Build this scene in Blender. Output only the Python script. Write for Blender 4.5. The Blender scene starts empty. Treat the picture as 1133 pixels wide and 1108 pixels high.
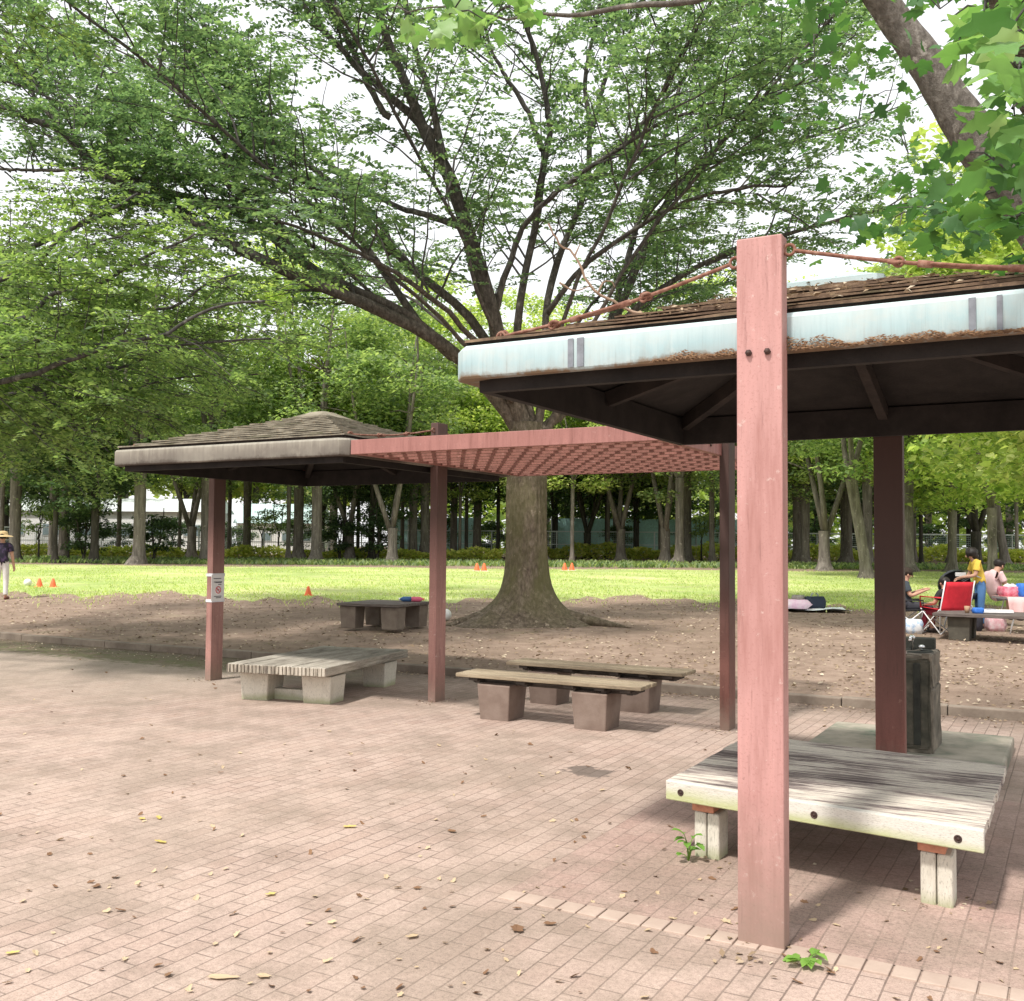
import bpy, bmesh, math, random
import numpy as np
from mathutils import Vector, Matrix, Quaternion

random.seed(7)
RNG = np.random.default_rng(11)
scene = bpy.context.scene
COL = scene.collection
PI = math.pi

# ------------------------------------------------------------------ camera
F_PX, PITCH, ROLL, YAW = 1131.26, .0451, .008, .5071
CAM = np.array([1.1477, -7.3776, 1.6])
_c, _s = math.cos(YAW), math.sin(YAW)
RIGHT = np.array([_c, _s, 0.]); FWD_H = np.array([-_s, _c, 0.]); ZUP = np.array([0, 0, 1.])
_cp, _sp = math.cos(PITCH), math.sin(PITCH)
FWD = _cp * FWD_H + _sp * ZUP; UP0 = -_sp * FWD_H + _cp * ZUP
_cr, _sr = math.cos(ROLL), math.sin(ROLL)
CR = _cr * RIGHT + _sr * UP0; CU = -_sr * RIGHT + _cr * UP0

def at(px, py, d):
    """world point seen at photo pixel px, py at horizontal depth d (used to survey positions)"""
    v = FWD + CR * (px - 566.5) / F_PX - CU * (py - 554) / F_PX
    return CAM + v * d / (v @ FWD_H)

def depth(x, y):
    return (np.array([x, y]) - CAM[:2]) @ FWD_H[:2]

def terrain(x, y):
    return .012 * max(0., min(70., float(depth(x, y))))

def at_ground(px, d):
    p = at(px, 600, d)
    return np.array([p[0], p[1], terrain(p[0], p[1])])

cam_data = bpy.data.cameras.new('camera')
cam = bpy.data.objects.new('camera', cam_data); COL.objects.link(cam)
cam_data.sensor_fit = 'HORIZONTAL'; cam_data.sensor_width = 36
cam_data.lens = 36 * F_PX / 1133
cam_data.clip_start = .05; cam_data.clip_end = 2000
M3 = Matrix((Vector(CR), Vector(CU), Vector(-FWD))).transposed()
cam.matrix_world = Matrix.Translation(Vector(CAM)) @ M3.to_4x4()
scene.camera = cam

# ------------------------------------------------------------------ materials
def new_mat(name):
    m = bpy.data.materials.new(name); m.use_nodes = True
    nt = m.node_tree
    b = nt.nodes['Principled BSDF']
    return m, nt, b

class NT:
    """small node helper"""
    def __init__(s, nt): s.nt = nt
    def n(s, t, **kw):
        nd = s.nt.nodes.new(t)
        for k, v in kw.items():
            if hasattr(nd, k): setattr(nd, k, v)
        return nd
    def link(s, a, b): s.nt.links.new(a, b)
    def coords(s, kind='Object', scale=(1, 1, 1), rot=(0, 0, 0)):
        tc = s.n('ShaderNodeTexCoord'); mp = s.n('ShaderNodeMapping')
        mp.inputs['Scale'].default_value = scale; mp.inputs['Rotation'].default_value = rot
        s.link(tc.outputs[kind], mp.inputs['Vector']); return mp.outputs['Vector']
    def world(s, scale=(1, 1, 1)):
        g = s.n('ShaderNodeNewGeometry'); mp = s.n('ShaderNodeMapping')
        mp.inputs['Scale'].default_value = scale
        s.link(g.outputs['Position'], mp.inputs['Vector']); return mp.outputs['Vector']
    def noise(s, vec, scale, detail=4, rough=.55, dist=0):
        nd = s.n('ShaderNodeTexNoise')
        nd.inputs['Scale'].default_value = scale; nd.inputs['Detail'].default_value = detail
        nd.inputs['Roughness'].default_value = rough; nd.inputs['Distortion'].default_value = dist
        s.link(vec, nd.inputs['Vector']); return nd.outputs['Fac']
    def ramp(s, fac, stops, interp='LINEAR'):
        nd = s.n('ShaderNodeValToRGB'); cr = nd.color_ramp; cr.interpolation = interp
        while len(cr.elements) < len(stops): cr.elements.new(.5)
        for e, (p, c) in zip(cr.elements, stops):
            e.position = p
            e.color = (c, c, c, 1) if isinstance(c, (int, float)) else (*c, 1)
        s.link(fac, nd.inputs['Fac']); return nd.outputs['Color']
    def mix(s, fac, a, b, mode='MIX'):
        nd = s.n('ShaderNodeMix', data_type='RGBA', blend_type=mode)
        for sock, v in ((nd.inputs[0], fac), (nd.inputs[6], a), (nd.inputs[7], b)):
            if isinstance(v, (int, float)): sock.default_value = v
            elif isinstance(v, tuple): sock.default_value = (*v, 1)
            else: s.link(v, sock)
        return nd.outputs[2]
    def math(s, op, a, b=0., clamp=False):
        nd = s.n('ShaderNodeMath', operation=op, use_clamp=clamp)
        for sock, v in ((nd.inputs[0], a), (nd.inputs[1], b)):
            if isinstance(v, (int, float)): sock.default_value = v
            else: s.link(v, sock)
        return nd.outputs[0]
    def sep(s, vec):
        nd = s.n('ShaderNodeSeparateXYZ'); s.link(vec, nd.inputs[0]); return nd.outputs
    def bump(s, h, strength=.3, dist=.01):
        nd = s.n('ShaderNodeBump'); nd.inputs['Strength'].default_value = strength
        nd.inputs['Distance'].default_value = dist; s.link(h, nd.inputs['Height']); return nd.outputs['Normal']

def speckled(name, c1, c2, scale=6, rough=.85, c3=None, bump=.25, bscale=60, stretch=(1, 1, 1), spec=.3, metal=0):
    m, nt, b = new_mat(name); k = NT(nt)
    v = k.coords('Object', stretch)
    f = k.noise(v, scale, 6, .62)
    stops = [(.3, c1), (.68, c2)] if c3 is None else [(.28, c1), (.52, c2), (.74, c3)]
    col = k.ramp(f, stops)
    k.link(col, b.inputs['Base Color'])
    if bump:
        k.link(k.bump(k.noise(v, bscale, 3, .6), bump, .006), b.inputs['Normal'])
    b.inputs['Roughness'].default_value = rough; b.inputs['Metallic'].default_value = metal
    b.inputs['Specular IOR Level'].default_value = spec
    return m

def plain(name, c, rough=.7, var=.12, scale=8, spec=.3):
    c2 = tuple(min(1, x * (1 + var)) for x in c); c1 = tuple(x * (1 - var) for x in c)
    return speckled(name, c1, c2, scale, rough, bump=.1, spec=spec)

def leaf_mat(name, stops, trans=.45, rough=.55, tint=(1.2, 1.3, .66)):
    m, nt, b = new_mat(name); k = NT(nt)
    g = k.n('ShaderNodeNewGeometry')
    big = k.noise(k.world(), .55, 3, .6)
    f = k.math('ADD', k.math('MULTIPLY', g.outputs['Random Per Island'], .55), k.math('MULTIPLY', big, .45))
    col = k.ramp(f, stops)
    k.link(col, b.inputs['Base Color'])
    b.inputs['Roughness'].default_value = rough
    b.inputs['Specular IOR Level'].default_value = .35
    tr = k.n('ShaderNodeBsdfTranslucent')
    k.link(k.mix(1., col, tint, 'MULTIPLY'), tr.inputs['Color'])
    ms = k.n('ShaderNodeMixShader'); ms.inputs[0].default_value = trans
    k.link(b.outputs[0], ms.inputs[1]); k.link(tr.outputs[0], ms.inputs[2])
    k.link(ms.outputs[0], nt.nodes['Material Output'].inputs['Surface'])
    return m

def paver_mat(name, c1, c2, c3, mortar, dust, dust_amt, grey_strip=False, stain=None):
    """running-bond brick pavers 0.1 x 0.2 m with rows along y, dusted over in patches"""
    m, nt, b = new_mat(name); k = NT(nt)
    w = k.world(); xyz = k.sep(w)
    cb = k.n('ShaderNodeCombineXYZ'); k.link(xyz[1], cb.inputs[0]); k.link(xyz[0], cb.inputs[1])
    wob = k.n('ShaderNodeVectorMath', operation='ADD')
    nz = k.n('ShaderNodeTexNoise'); nz.inputs['Scale'].default_value = 3.; nz.inputs['Detail'].default_value = 2
    k.link(w, nz.inputs['Vector'])
    sc = k.n('ShaderNodeVectorMath', operation='SCALE'); sc.inputs['Scale'].default_value = .012
    k.link(nz.outputs['Color'], sc.inputs[0]); k.link(cb.outputs[0], wob.inputs[0]); k.link(sc.outputs[0], wob.inputs[1])
    br = k.n('ShaderNodeTexBrick'); br.offset = .5
    br.inputs['Color1'].default_value = (0, 0, 0, 1); br.inputs['Color2'].default_value = (1, 1, 1, 1)
    br.inputs['Mortar'].default_value = (.5, .5, .5, 1)
    br.inputs['Scale'].default_value = 1; br.inputs['Mortar Size'].default_value = .0042
    br.inputs['Mortar Smooth'].default_value = .35; br.inputs['Bias'].default_value = 0
    br.inputs['Brick Width'].default_value = .2; br.inputs['Row Height'].default_value = .1
    k.link(wob.outputs[0], br.inputs['Vector'])
    brick = k.ramp(br.outputs['Color'], [(0, c1), (.5, c2), (1, c3)])
    fine = k.noise(w, 70, 4, .7); mid = k.noise(w, 9, 5, .65); big = k.noise(w, .8, 4, .6)
    brick = k.mix(k.math('MULTIPLY', fine, .55), brick, (.30, .235, .19), 'MIX')
    jf = k.math('MULTIPLY', br.outputs['Fac'], k.ramp(mid, [(.25, .5), (.55, 1.)]))
    col = k.mix(jf, brick, mortar)
    du = k.ramp(k.math('ADD', k.math('MULTIPLY', big, .7), k.math('MULTIPLY', mid, .3)), [(.36, 0.), (.64, dust_amt)])
    col = k.mix(du, col, k.mix(fine, dust, tuple(x * .72 for x in dust)))
    blot = k.ramp(k.noise(w, 2.2, 5, .7), [(.33, .78), (.55, 1.)])
    col = k.mix(1., col, blot, 'MULTIPLY')
    col = k.mix(k.ramp(k.noise(w, .55, 6, .72), [(.40, .55), (.54, 0.)]), col, (.26, .205, .16))
    flk = k.ramp(k.noise(w, 38, 3, .6), [(.64, 0.), (.72, .35)])
    col = k.mix(flk, col, (.55, .47, .38))
    if grey_strip:
        # towards the kerb on the far left the bricks run under grey grit, then moss and soil
        e = k.math('ADD', xyz[1], k.math('MULTIPLY', k.math('SUBTRACT', mid, .5), 1.4))
        lx = k.math('ADD', xyz[0], k.math('MULTIPLY', big, 2.))
        left = k.math('MULTIPLY', k.math('ADD', lx, 5.2), -.6, True)
        g1 = k.math('MULTIPLY', k.ramp(k.math('MULTIPLY', k.math('ADD', e, 1.), .25), [(.0, 0.), (.6, .5)]), left)
        col = k.mix(g1, col, k.mix(fine, (.38, .33, .27), (.30, .255, .21)))
        g2 = k.math('MULTIPLY', k.ramp(k.math('MULTIPLY', e, .25), [(.52, 0.), (.60, 1.)]), left)
        col = k.mix(g2, col, k.mix(k.ramp(k.noise(w, 5, 6, .75), [(.42, 0.), (.58, 1.)]), (.13, .135, .06), (.19, .145, .105)))
        near = k.ramp(k.math('MULTIPLY', e, .25), [(.66, 0.), (.86, .8)])
        col = k.mix(near, col, k.mix(fine, (.17, .125, .095), (.10, .075, .055)))
    grit = k.math('ADD', k.math('MULTIPLY', k.noise(w, 160, 2, .8), .5), k.math('MULTIPLY', k.noise(w, 45, 4, .8), .5))
    col = k.mix(1., col, k.ramp(grit, [(.36, .62), (.5, 1.), (.64, 1.22)]), 'MULTIPLY')
    if stain:
        sx, sy = stain
        dx = k.math('SUBTRACT', xyz[0], sx); dy = k.math('SUBTRACT', xyz[1], sy)
        r = k.math('SQRT', k.math('ADD', k.math('MULTIPLY', k.math('MULTIPLY', dx, dx), 1.2), k.math('MULTIPLY', k.math('MULTIPLY', dy, dy), 2.2)))
        r = k.math('ADD', r, k.math('MULTIPLY', k.math('SUBTRACT', k.noise(w, 7, 3), .5), .5))
        wet = k.ramp(r, [(.19, .72), (.23, 0.)])
        col = k.mix(wet, col, (.085, .07, .06))
    k.link(col, b.inputs['Base Color'])
    b.inputs['Roughness'].default_value = .9; b.inputs['Specular IOR Level'].default_value = .2
    h = k.math('SUBTRACT', k.math('MULTIPLY', fine, .35), k.math('MULTIPLY', jf, k.math('SUBTRACT', 1., k.math('MULTIPLY', du, .8))))
    k.link(k.bump(h, .55, .006), b.inputs['Normal'])
    return m

def dirt_mat():
    m, nt, b = new_mat('trodden_soil'); k = NT(nt)
    w = k.world()
    big = k.noise(w, .35, 5, .6); mid = k.noise(w, 3.2, 6, .68); fine = k.noise(w, 26, 5, .7)
    col = k.ramp(mid, [(.28, (.185, .13, .098)), (.52, (.30, .22, .17)), (.75, (.40, .305, .24))])
    col = k.mix(k.ramp(big, [(.42, 0.), (.62, .6)]), col, (.20, .145, .108))
    col = k.mix(k.ramp(fine, [(.60, 0.), (.74, .5)]), col, (.42, .32, .23))
    col = k.mix(k.ramp(fine, [(.28, .75), (.40, 0.)]), col, (.075, .05, .036))
    green = k.ramp(k.math('ADD', k.math('MULTIPLY', k.noise(w, .9, 5, .7), .6), k.math('MULTIPLY', fine, .4)), [(.56, 0.), (.64, .35)])
    col = k.mix(green, col, (.12, .14, .05))
    k.link(col, b.inputs['Base Color']); b.inputs['Roughness'].default_value = .95
    b.inputs['Specular IOR Level'].default_value = .15
    k.link(k.bump(k.math('ADD', mid, k.math('MULTIPLY', fine, .5)), .8, .03), b.inputs['Normal'])
    return m

def lawn_mat():
    m, nt, b = new_mat('mown_lawn'); k = NT(nt)
    w = k.world()
    f = k.noise(w, .5, 6, .65); fine = k.noise(w, 14, 4, .7)
    col = k.ramp(f, [(.3, (.40, .50, .16)), (.5, (.56, .63, .24)), (.72, (.68, .69, .36))])
    col = k.mix(k.ramp(fine, [(.42, .5), (.6, 0.)]), col, (.17, .22, .06))
    col = k.mix(k.ramp(k.noise(w, .9, 6, .72), [(.50, 0.), (.66, .6)]), col, (.42, .36, .22))
    col = k.mix(k.ramp(k.noise(w, .22, 4, .6), [(.40, .45), (.58, 0.)]), col, (.16, .26, .06))
    k.link(col, b.inputs['Base Color']); b.inputs['Roughness'].default_value = .95
    b.inputs['Specular IOR Level'].default_value = .1
    k.link(k.bump(fine, .6, .04), b.inputs['Normal'])
    return m

def paint_mat(name, base, dark, worn, rough=.55, shade_top=None, grime_z=.35):
    """painted post: faded streaky paint, scuffs, dirt splashed up from the ground"""
    m, nt, b = new_mat(name); k = NT(nt)
    w = k.world(); xyz = k.sep(w)
    streak = k.noise(k.world((9, 9, .8)), 2.2, 6, .65); sp = k.noise(w, 22, 5, .7); big = k.noise(w, 2.0, 4, .6)
    col = k.ramp(streak, [(.28, dark), (.50, base), (.74, tuple(min(1, x * 1.16) for x in base))])
    col = k.mix(k.ramp(big, [(.40, .35), (.60, 0.)]), col, dark)
    col = k.mix(k.ramp(sp, [(.62, 0.), (.70, .75)]), col, worn)
    col = k.mix(k.ramp(k.noise(w, 90, 3, .7), [(.36, .5), (.44, 0.)]), col, dark)
    col = k.mix(k.ramp(k.noise(k.world((14, 14, 1.1)), 3.1, 5, .7), [(.58, 0.), (.70, .55)]), col, tuple(x * .62 for x in dark))
    col = k.mix(k.ramp(sp, [(.25, .75), (.33, 0.)]), col, tuple(x * .35 for x in dark))
    z = k.math('ADD', xyz[2], k.math('MULTIPLY', k.math('SUBTRACT', sp, .5), .35))
    col = k.mix(k.ramp(z, [(.02, .75), (grime_z, 0.)]), col, (.24, .185, .145))
    if shade_top:  # shade under the roof, painted as darkening up the post
        z0, z1, amt = shade_top
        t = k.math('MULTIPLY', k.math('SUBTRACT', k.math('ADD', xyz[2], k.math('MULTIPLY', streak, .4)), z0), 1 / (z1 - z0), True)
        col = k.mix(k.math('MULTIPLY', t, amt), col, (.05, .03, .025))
    k.link(col, b.inputs['Base Color']); b.inputs['Roughness'].default_value = rough
    b.inputs['Specular IOR Level'].default_value = .3
    k.link(k.bump(k.math('ADD', sp, streak), .12, .004), b.inputs['Normal'])
    return m

def fascia_mat(name, c_top, c_mid, c_low, stain, dirt, z0, z1):
    m, nt, b = new_mat(name); k = NT(nt)
    w = k.world(); xyz = k.sep(w)
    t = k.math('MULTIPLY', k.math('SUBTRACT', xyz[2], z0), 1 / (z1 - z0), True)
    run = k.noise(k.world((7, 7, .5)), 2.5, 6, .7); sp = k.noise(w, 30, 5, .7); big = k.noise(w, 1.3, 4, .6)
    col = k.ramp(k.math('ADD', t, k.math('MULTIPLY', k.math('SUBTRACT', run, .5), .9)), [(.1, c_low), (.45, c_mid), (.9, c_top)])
    col = k.mix(k.ramp(run, [(.58, 0.), (.74, .65)]), col, stain)
    col = k.mix(k.ramp(big, [(.45, 0.), (.65, .4)]), col, c_top)
    col = k.mix(k.math('MULTIPLY', k.ramp(k.noise(k.world((30, 30, .8)), 2.5, 5, .75), [(.54, 0.), (.70, .42)]), k.ramp(t, [(.35, 1.), (.8, .1)])), col, (.19, .18, .165))
    col = k.mix(k.ramp(k.noise(w, 4.5, 6, .75), [(.52, 0.), (.70, .55)]), col, stain)
    e = k.math('ADD', t, k.math('MULTIPLY', k.math('SUBTRACT', k.math('ADD', k.math('MULTIPLY', big, .7), k.math('MULTIPLY', sp, .3)), .5), 1.1))
    col = k.mix(k.ramp(e, [(.05, .95), (.20, 0.)]), col, k.mix(sp, dirt, tuple(x * .3 for x in dirt)))
    k.link(col, b.inputs['Base Color']); b.inputs['Roughness'].default_value = .6
    b.inputs['Specular IOR Level'].default_value = .25
    k.link(k.bump(sp, .15, .004), b.inputs['Normal'])
    return m

def shingle_mat(name, c1, c2, c3):
    m, nt, b = new_mat(name); k = NT(nt)
    w = k.world()
    f = k.noise(w, 6, 6, .7); sp = k.noise(w, 40, 4, .7)
    col = k.ramp(f, [(.3, c1), (.5, c2), (.72, c3)])
    col = k.mix(k.ramp(sp, [(.58, 0.), (.68, .6)]), col, (.30, .20, .11))
    col = k.mix(k.ramp(k.noise(w, 3.1, 4), [(.56, 0.), (.66, .5)]), col, (.10, .10, .055))
    k.link(col, b.inputs['Base Color']); b.inputs['Roughness'].default_value = .9
    k.link(k.bump(sp, .6, .01), b.inputs['Normal']); b.inputs['Specular IOR Level'].default_value = .15
    return m

def plank_mat(name, pale, mid, dark, stretch, cut=(.38, .52, .62), algae=None, gap=None):
    m, nt, b = new_mat(name); k = NT(nt)
    v = k.coords('Object'); xyz = k.sep(v)
    g = k.noise(k.coords('Object', stretch), 3.0, 8, .72, .4); bl = k.noise(k.coords('Object', tuple(.5 + x * .06 for x in stretch)), 2.1, 5, .6)
    fine = k.noise(k.coords('Object', tuple(x * 3 for x in stretch)), 9, 4, .7)
    f = k.math('ADD', k.math('MULTIPLY', g, .55), k.math('MULTIPLY', bl, .45))
    col = k.ramp(f, [(cut[0], dark), (cut[1], mid), (cut[2], pale)])
    col = k.mix(k.ramp(fine, [(.30, .7), (.46, 0.)]), col, tuple(x * .5 for x in dark))
    if algae:
        z0, z1, c = algae
        t = k.ramp(k.math('ADD', k.math('MULTIPLY', k.math('SUBTRACT', xyz[2], z0), 1 / (z1 - z0)), k.math('MULTIPLY', k.math('SUBTRACT', bl, .5), 1.6)), [(.25, .8), (.75, 0.)])
        col = k.mix(t, col, k.mix(k.math('MULTIPLY', fine, .45), c, pale))
    k.link(col, b.inputs['Base Color']); b.inputs['Roughness'].default_value = .85
    b.inputs['Specular IOR Level'].default_value = .2
    k.link(k.bump(k.math('ADD', g, fine), .35, .006), b.inputs['Normal'])
    return m

def bark_mat(name, c1, c2, c3, moss=None, stretch=(3, 3, 1), scale=5, bs=.8, below=None):
    m, nt, b = new_mat(name); k = NT(nt)
    v = k.world(stretch)
    f = k.noise(v, scale, 8, .7); fl = k.noise(k.world((1, 1, .8)), 7, 5, .7)
    col = k.ramp(f, [(.3, c1), (.5, c2), (.7, c3)])
    col = k.mix(k.ramp(fl, [(.60, 0.), (.66, .7)]), col, tuple(min(1, x * 1.5) for x in c3))
    if below:   # browner, trunk-like bark low down
        low = k.mix(k.ramp(fl, [(.60, 0.), (.66, .7)]), k.ramp(f, [(.3, below[2]), (.5, below[3]), (.7, below[4])]), tuple(min(1, x * 1.5) for x in below[4]))
        zz = k.math('ADD', k.sep(k.world())[2], k.math('MULTIPLY', k.math('SUBTRACT', fl, .5), 1.6))
        col = k.mix(k.math('MULTIPLY', k.math('SUBTRACT', zz, below[0]), 1 / (below[1] - below[0]), True), low, col)
    if moss:
        mm = k.noise(k.world((1, 1, .4)), 1.8, 5, .65)
        z = k.sep(k.world())[2]
        col = k.mix(k.math('MULTIPLY', k.ramp(mm, [(.40, 0.), (.58, .8)]), k.ramp(k.math('MULTIPLY', z, .2), [(.05, .3), (.2, 1.), (.9, .2)])), col, moss)
    k.link(col, b.inputs['Base Color']); b.inputs['Roughness'].default_value = .95
    b.inputs['Specular IOR Level'].default_value = .12
    k.link(k.bump(k.math('ADD', f, k.math('MULTIPLY', fl, .5)), bs, .04), b.inputs['Normal'])
    return m

MAT = {}
MAT['pavers'] = paver_mat('brick_pavers', (.405, .287, .238), (.445, .33, .28), (.48, .362, .308), (.125, .09, .074), (.53, .415, .342), .56, True, (-1.96, -.66))
MAT['pad'] = paver_mat('pink_pad_pavers', (.38, .24, .205), (.41, .275, .235), (.44, .305, .26), (.19, .135, .11), (.48, .35, .295), .86)
MAT['dirt'] = dirt_mat(); MAT['lawn'] = lawn_mat()
MAT['kerb'] = speckled('kerb_concrete', (.15, .115, .09), (.24, .195, .155), 3, .9, (.33, .28, .225), .4)
MAT['post_pink'] = paint_mat('faded_red_paint_sunlit', (.46, .25, .23), (.34, .165, .145), (.56, .42, .38), .55, None, .62)  # post paint with sunlight put into its paler colour
MAT['post_brown'] = paint_mat('weathered_red_brown_paint', (.24, .10, .08), (.15, .065, .052), (.36, .19, .15), .6, (.5, 1.55, .93), .3)  # darker post paint, roof shade painted in towards the top
MAT['post_far'] = paint_mat('weathered_red_paint', (.40, .215, .185), (.25, .13, .11), (.52, .38, .34), .6, (1.25, 2.1, .85), .3)  # upper part darkened to stand for roof shade
MAT['beam_red'] = paint_mat('faded_red_beam_paint', (.33, .155, .135), (.23, .10, .085), (.44, .28, .25), .55)
MAT['slat_red'] = paint_mat('red_slat_paint', (.27, .125, .10), (.15, .07, .055), (.36, .21, .18), .6)
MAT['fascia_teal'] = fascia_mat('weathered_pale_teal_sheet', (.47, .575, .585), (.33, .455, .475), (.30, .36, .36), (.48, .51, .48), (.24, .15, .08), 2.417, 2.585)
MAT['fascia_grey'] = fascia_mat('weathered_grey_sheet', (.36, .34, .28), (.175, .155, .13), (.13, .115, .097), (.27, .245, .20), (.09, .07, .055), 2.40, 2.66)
MAT['fascia_mark'] = speckled('bare_zinc_patch', (.13, .14, .16), (.25, .27, .30), 14, .6)
MAT['shingle_brown'] = shingle_mat('brown_shakes', (.07, .046, .033), (.15, .10, .068), (.27, .19, .125))
MAT['shingle_grey'] = shingle_mat('grey_brown_shakes', (.12, .105, .08), (.22, .195, .15), (.34, .305, .24))
MAT['shake_gap_shade'] = speckled('painted_gap_shade', (.012, .010, .008), (.04, .03, .024), 14, .95)  # shade painted into the gaps and undersides of the shake courses
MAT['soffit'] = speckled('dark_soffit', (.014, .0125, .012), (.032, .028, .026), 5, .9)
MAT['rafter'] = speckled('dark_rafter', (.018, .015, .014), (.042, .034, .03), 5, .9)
MAT['rust'] = speckled('rusty_iron', (.12, .05, .034), (.25, .12, .085), 30, .85, (.38, .25, .19), .5)
MAT['bolt'] = speckled('dark_bolt', (.03, .022, .02), (.09, .05, .04), 40, .6)
MAT['bench_top'] = plank_mat('bleached_bench_planks', (.66, .60, .51), (.36, .30, .27), (.12, .095, .09), (.9, 14, 14), (.43, .485, .535))
MAT['bench_front'] = plank_mat('bleached_edge_board', (.64, .615, .55), (.54, .505, .43), (.25, .215, .18), (.9, 14, 14), (.28, .38, .5), (.275, .385, (.36, .41, .095)))
MAT['bench2_top'] = plank_mat('grey_bench_planks', (.50, .46, .39), (.33, .30, .25), (.14, .12, .10), (14, .9, 14), (.38, .48, .60))
MAT['bench2_end'] = plank_mat('plank_end_grain', (.52, .47, .39), (.33, .29, .23), (.11, .09, .075), (26, 2, 1.5), (.42, .50, .56))
MAT['leg_white'] = plank_mat('whitewashed_concrete_leg', (.62, .585, .50), (.50, .465, .39), (.25, .23, .18), (6, 6, 1.5), (.26, .36, .5), (-.02, .1, (.26, .28, .12)))
MAT['leg_brown'] = speckled('brown_concrete_leg', (.15, .105, .085), (.215, .16, .13), 4, .92, (.27, .21, .175), .35)
MAT['shim'] = plain('terracotta_shim', (.52, .235, .15), .8, .2, 30)
MAT['slat_tan'] = plank_mat('tan_seat_slats', (.40, .33, .23), (.28, .225, .155), (.14, .11, .08), (1, 16, 16), (.36, .46, .58))
MAT['iron_dark'] = speckled('dark_bench_bracket', (.03, .024, .02), (.07, .055, .045), 12, .8)
MAT['stone_table'] = speckled('dark_table_planks', (.065, .05, .045), (.12, .10, .09), 6, .85, (.2, .17, .15), .3, 50, (1, 8, 8))
MAT['stone_leg'] = speckled('grey_brown_stone_leg', (.13, .10, .08), (.22, .18, .145), 5, .9, None, .4)
MAT['granite'] = speckled('mossy_granite', (.075, .068, .052), (.19, .165, .13), 7, .92, (.33, .28, .22), .6, 40)
MAT['granite_dark'] = speckled('wet_dark_granite', (.02, .02, .017), (.05, .052, .042), 7, .8, None, .5, 40)
MAT['slab'] = speckled('green_stained_slab', (.12, .155, .11), (.33, .30, .24), 3.2, .9, (.46, .41, .335), .4, 40)
MAT['steel'] = speckled('chrome_tap', (.55, .55, .55), (.8, .8, .8), 10, .2, metal=1., bump=0)
MAT['paper'] = plain('white_paper', (.80, .79, .78), .6, .05)
MAT['tape'] = plain('white_tape', (.72, .73, .76), .4, .06)
MAT['ink'] = plain('grey_ink', (.12, .12, .13), .8, .1)
MAT['ink_red'] = plain('red_ink', (.70, .12, .14), .8, .1)
MAT['bark'] = bark_mat('zelkova_trunk_bark', (.06, .047, .036), (.155, .12, .09), (.30, .245, .19), (.13, .125, .055), (3.2, 3.2, 1.4), 5, 1.)
MAT['limb'] = bark_mat('zelkova_limb_bark', (.035, .034, .032), (.085, .08, .074), (.175, .165, .15), None, (3, 3, 1), 5)
MAT['low_limb'] = bark_mat('zelkova_low_limb_bark', (.038, .035, .031), (.09, .083, .074), (.185, .17, .15), (.09, .09, .065), (3.2, 3.2, 1.4), 5, 1., (4.3, 6.6, (.06, .047, .036), (.155, .12, .09), (.30, .245, .19)))
MAT['grove_bark'] = bark_mat('grove_trunk_bark', (.075, .066, .056), (.165, .146, .124), (.27, .245, .21), None, (5, 5, .6), 1.5)
MAT['dark_bark'] = bark_mat('dark_trunk_bark', (.03, .028, .024), (.06, .055, .045), (.11, .10, .08), None, (5, 5, .6), 1.5)
MAT['plane_bark'] = bark_mat('mottled_plane_bark', (.08, .071, .06), (.17, .152, .13), (.30, .275, .24), None, (2, 2, 1.2), 9, 1.)
MAT['leaf_zelkova'] = leaf_mat('zelkova_leaves', [(.2, (.080, .140, .090)), (.5, (.155, .245, .148)), (.8, (.29, .40, .22))], .58)
MAT['leaf_left'] = leaf_mat('spray_leaves', [(.2, (.105, .17, .078)), (.5, (.205, .30, .12)), (.8, (.36, .46, .19))], .58)
MAT['leaf_grove'] = leaf_mat('grove_leaves', [(.2, (.12, .19, .095)), (.5, (.25, .345, .155)), (.8, (.45, .53, .25))], .58)
MAT['leaf_bright'] = leaf_mat('sunlit_leaves', [(.2, (.20, .30, .095)), (.5, (.40, .50, .165)), (.8, (.66, .70, .30))], .58)  # sunlight put into a brighter leaf green
MAT['leaf_dark'] = leaf_mat('dark_evergreen_leaves', [(.2, (.045, .085, .045)), (.5, (.09, .15, .07)), (.8, (.17, .24, .105))], .45)
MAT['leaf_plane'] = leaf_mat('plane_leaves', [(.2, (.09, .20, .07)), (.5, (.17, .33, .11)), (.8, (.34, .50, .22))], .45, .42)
MAT['leaf_plane_dark'] = leaf_mat('shaded_plane_leaves', [(.2, (.045, .115, .042)), (.5, (.08, .19, .062)), (.8, (.14, .27, .085))], .45, .45)  # darker copy of the plane leaves, shade put into the colour
MAT['leaf_hedge'] = leaf_mat('yellow_green_hedge', [(.2, (.34, .42, .09)), (.5, (.58, .62, .15)), (.8, (.78, .72, .26))], .5)
MAT['leaf_weed'] = leaf_mat('weed_leaves', [(.2, (.10, .22, .04)), (.5, (.17, .34, .06)), (.8, (.30, .46, .10))], .35)
MAT['grass'] = leaf_mat('lawn_blades', [(.2, (.32, .44, .13)), (.5, (.53, .62, .22)), (.8, (.68, .70, .34))], .4)
MAT['litter'] = leaf_mat('dry_litter', [(.2, (.12, .075, .04)), (.5, (.34, .25, .16)), (.8, (.62, .53, .40))], .1, .8, (1, 1, 1))
MAT['dry_tan'] = leaf_mat('dry_tan_leaf', [(.2, (.33, .23, .13)), (.5, (.50, .38, .24)), (.8, (.62, .52, .36))], .1, .8, (1, 1, 1))
MAT['dry_brown'] = leaf_mat('dry_brown_leaf', [(.2, (.10, .055, .03)), (.5, (.20, .11, .06)), (.8, (.30, .18, .09))], .1, .8, (1, 1, 1))
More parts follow.
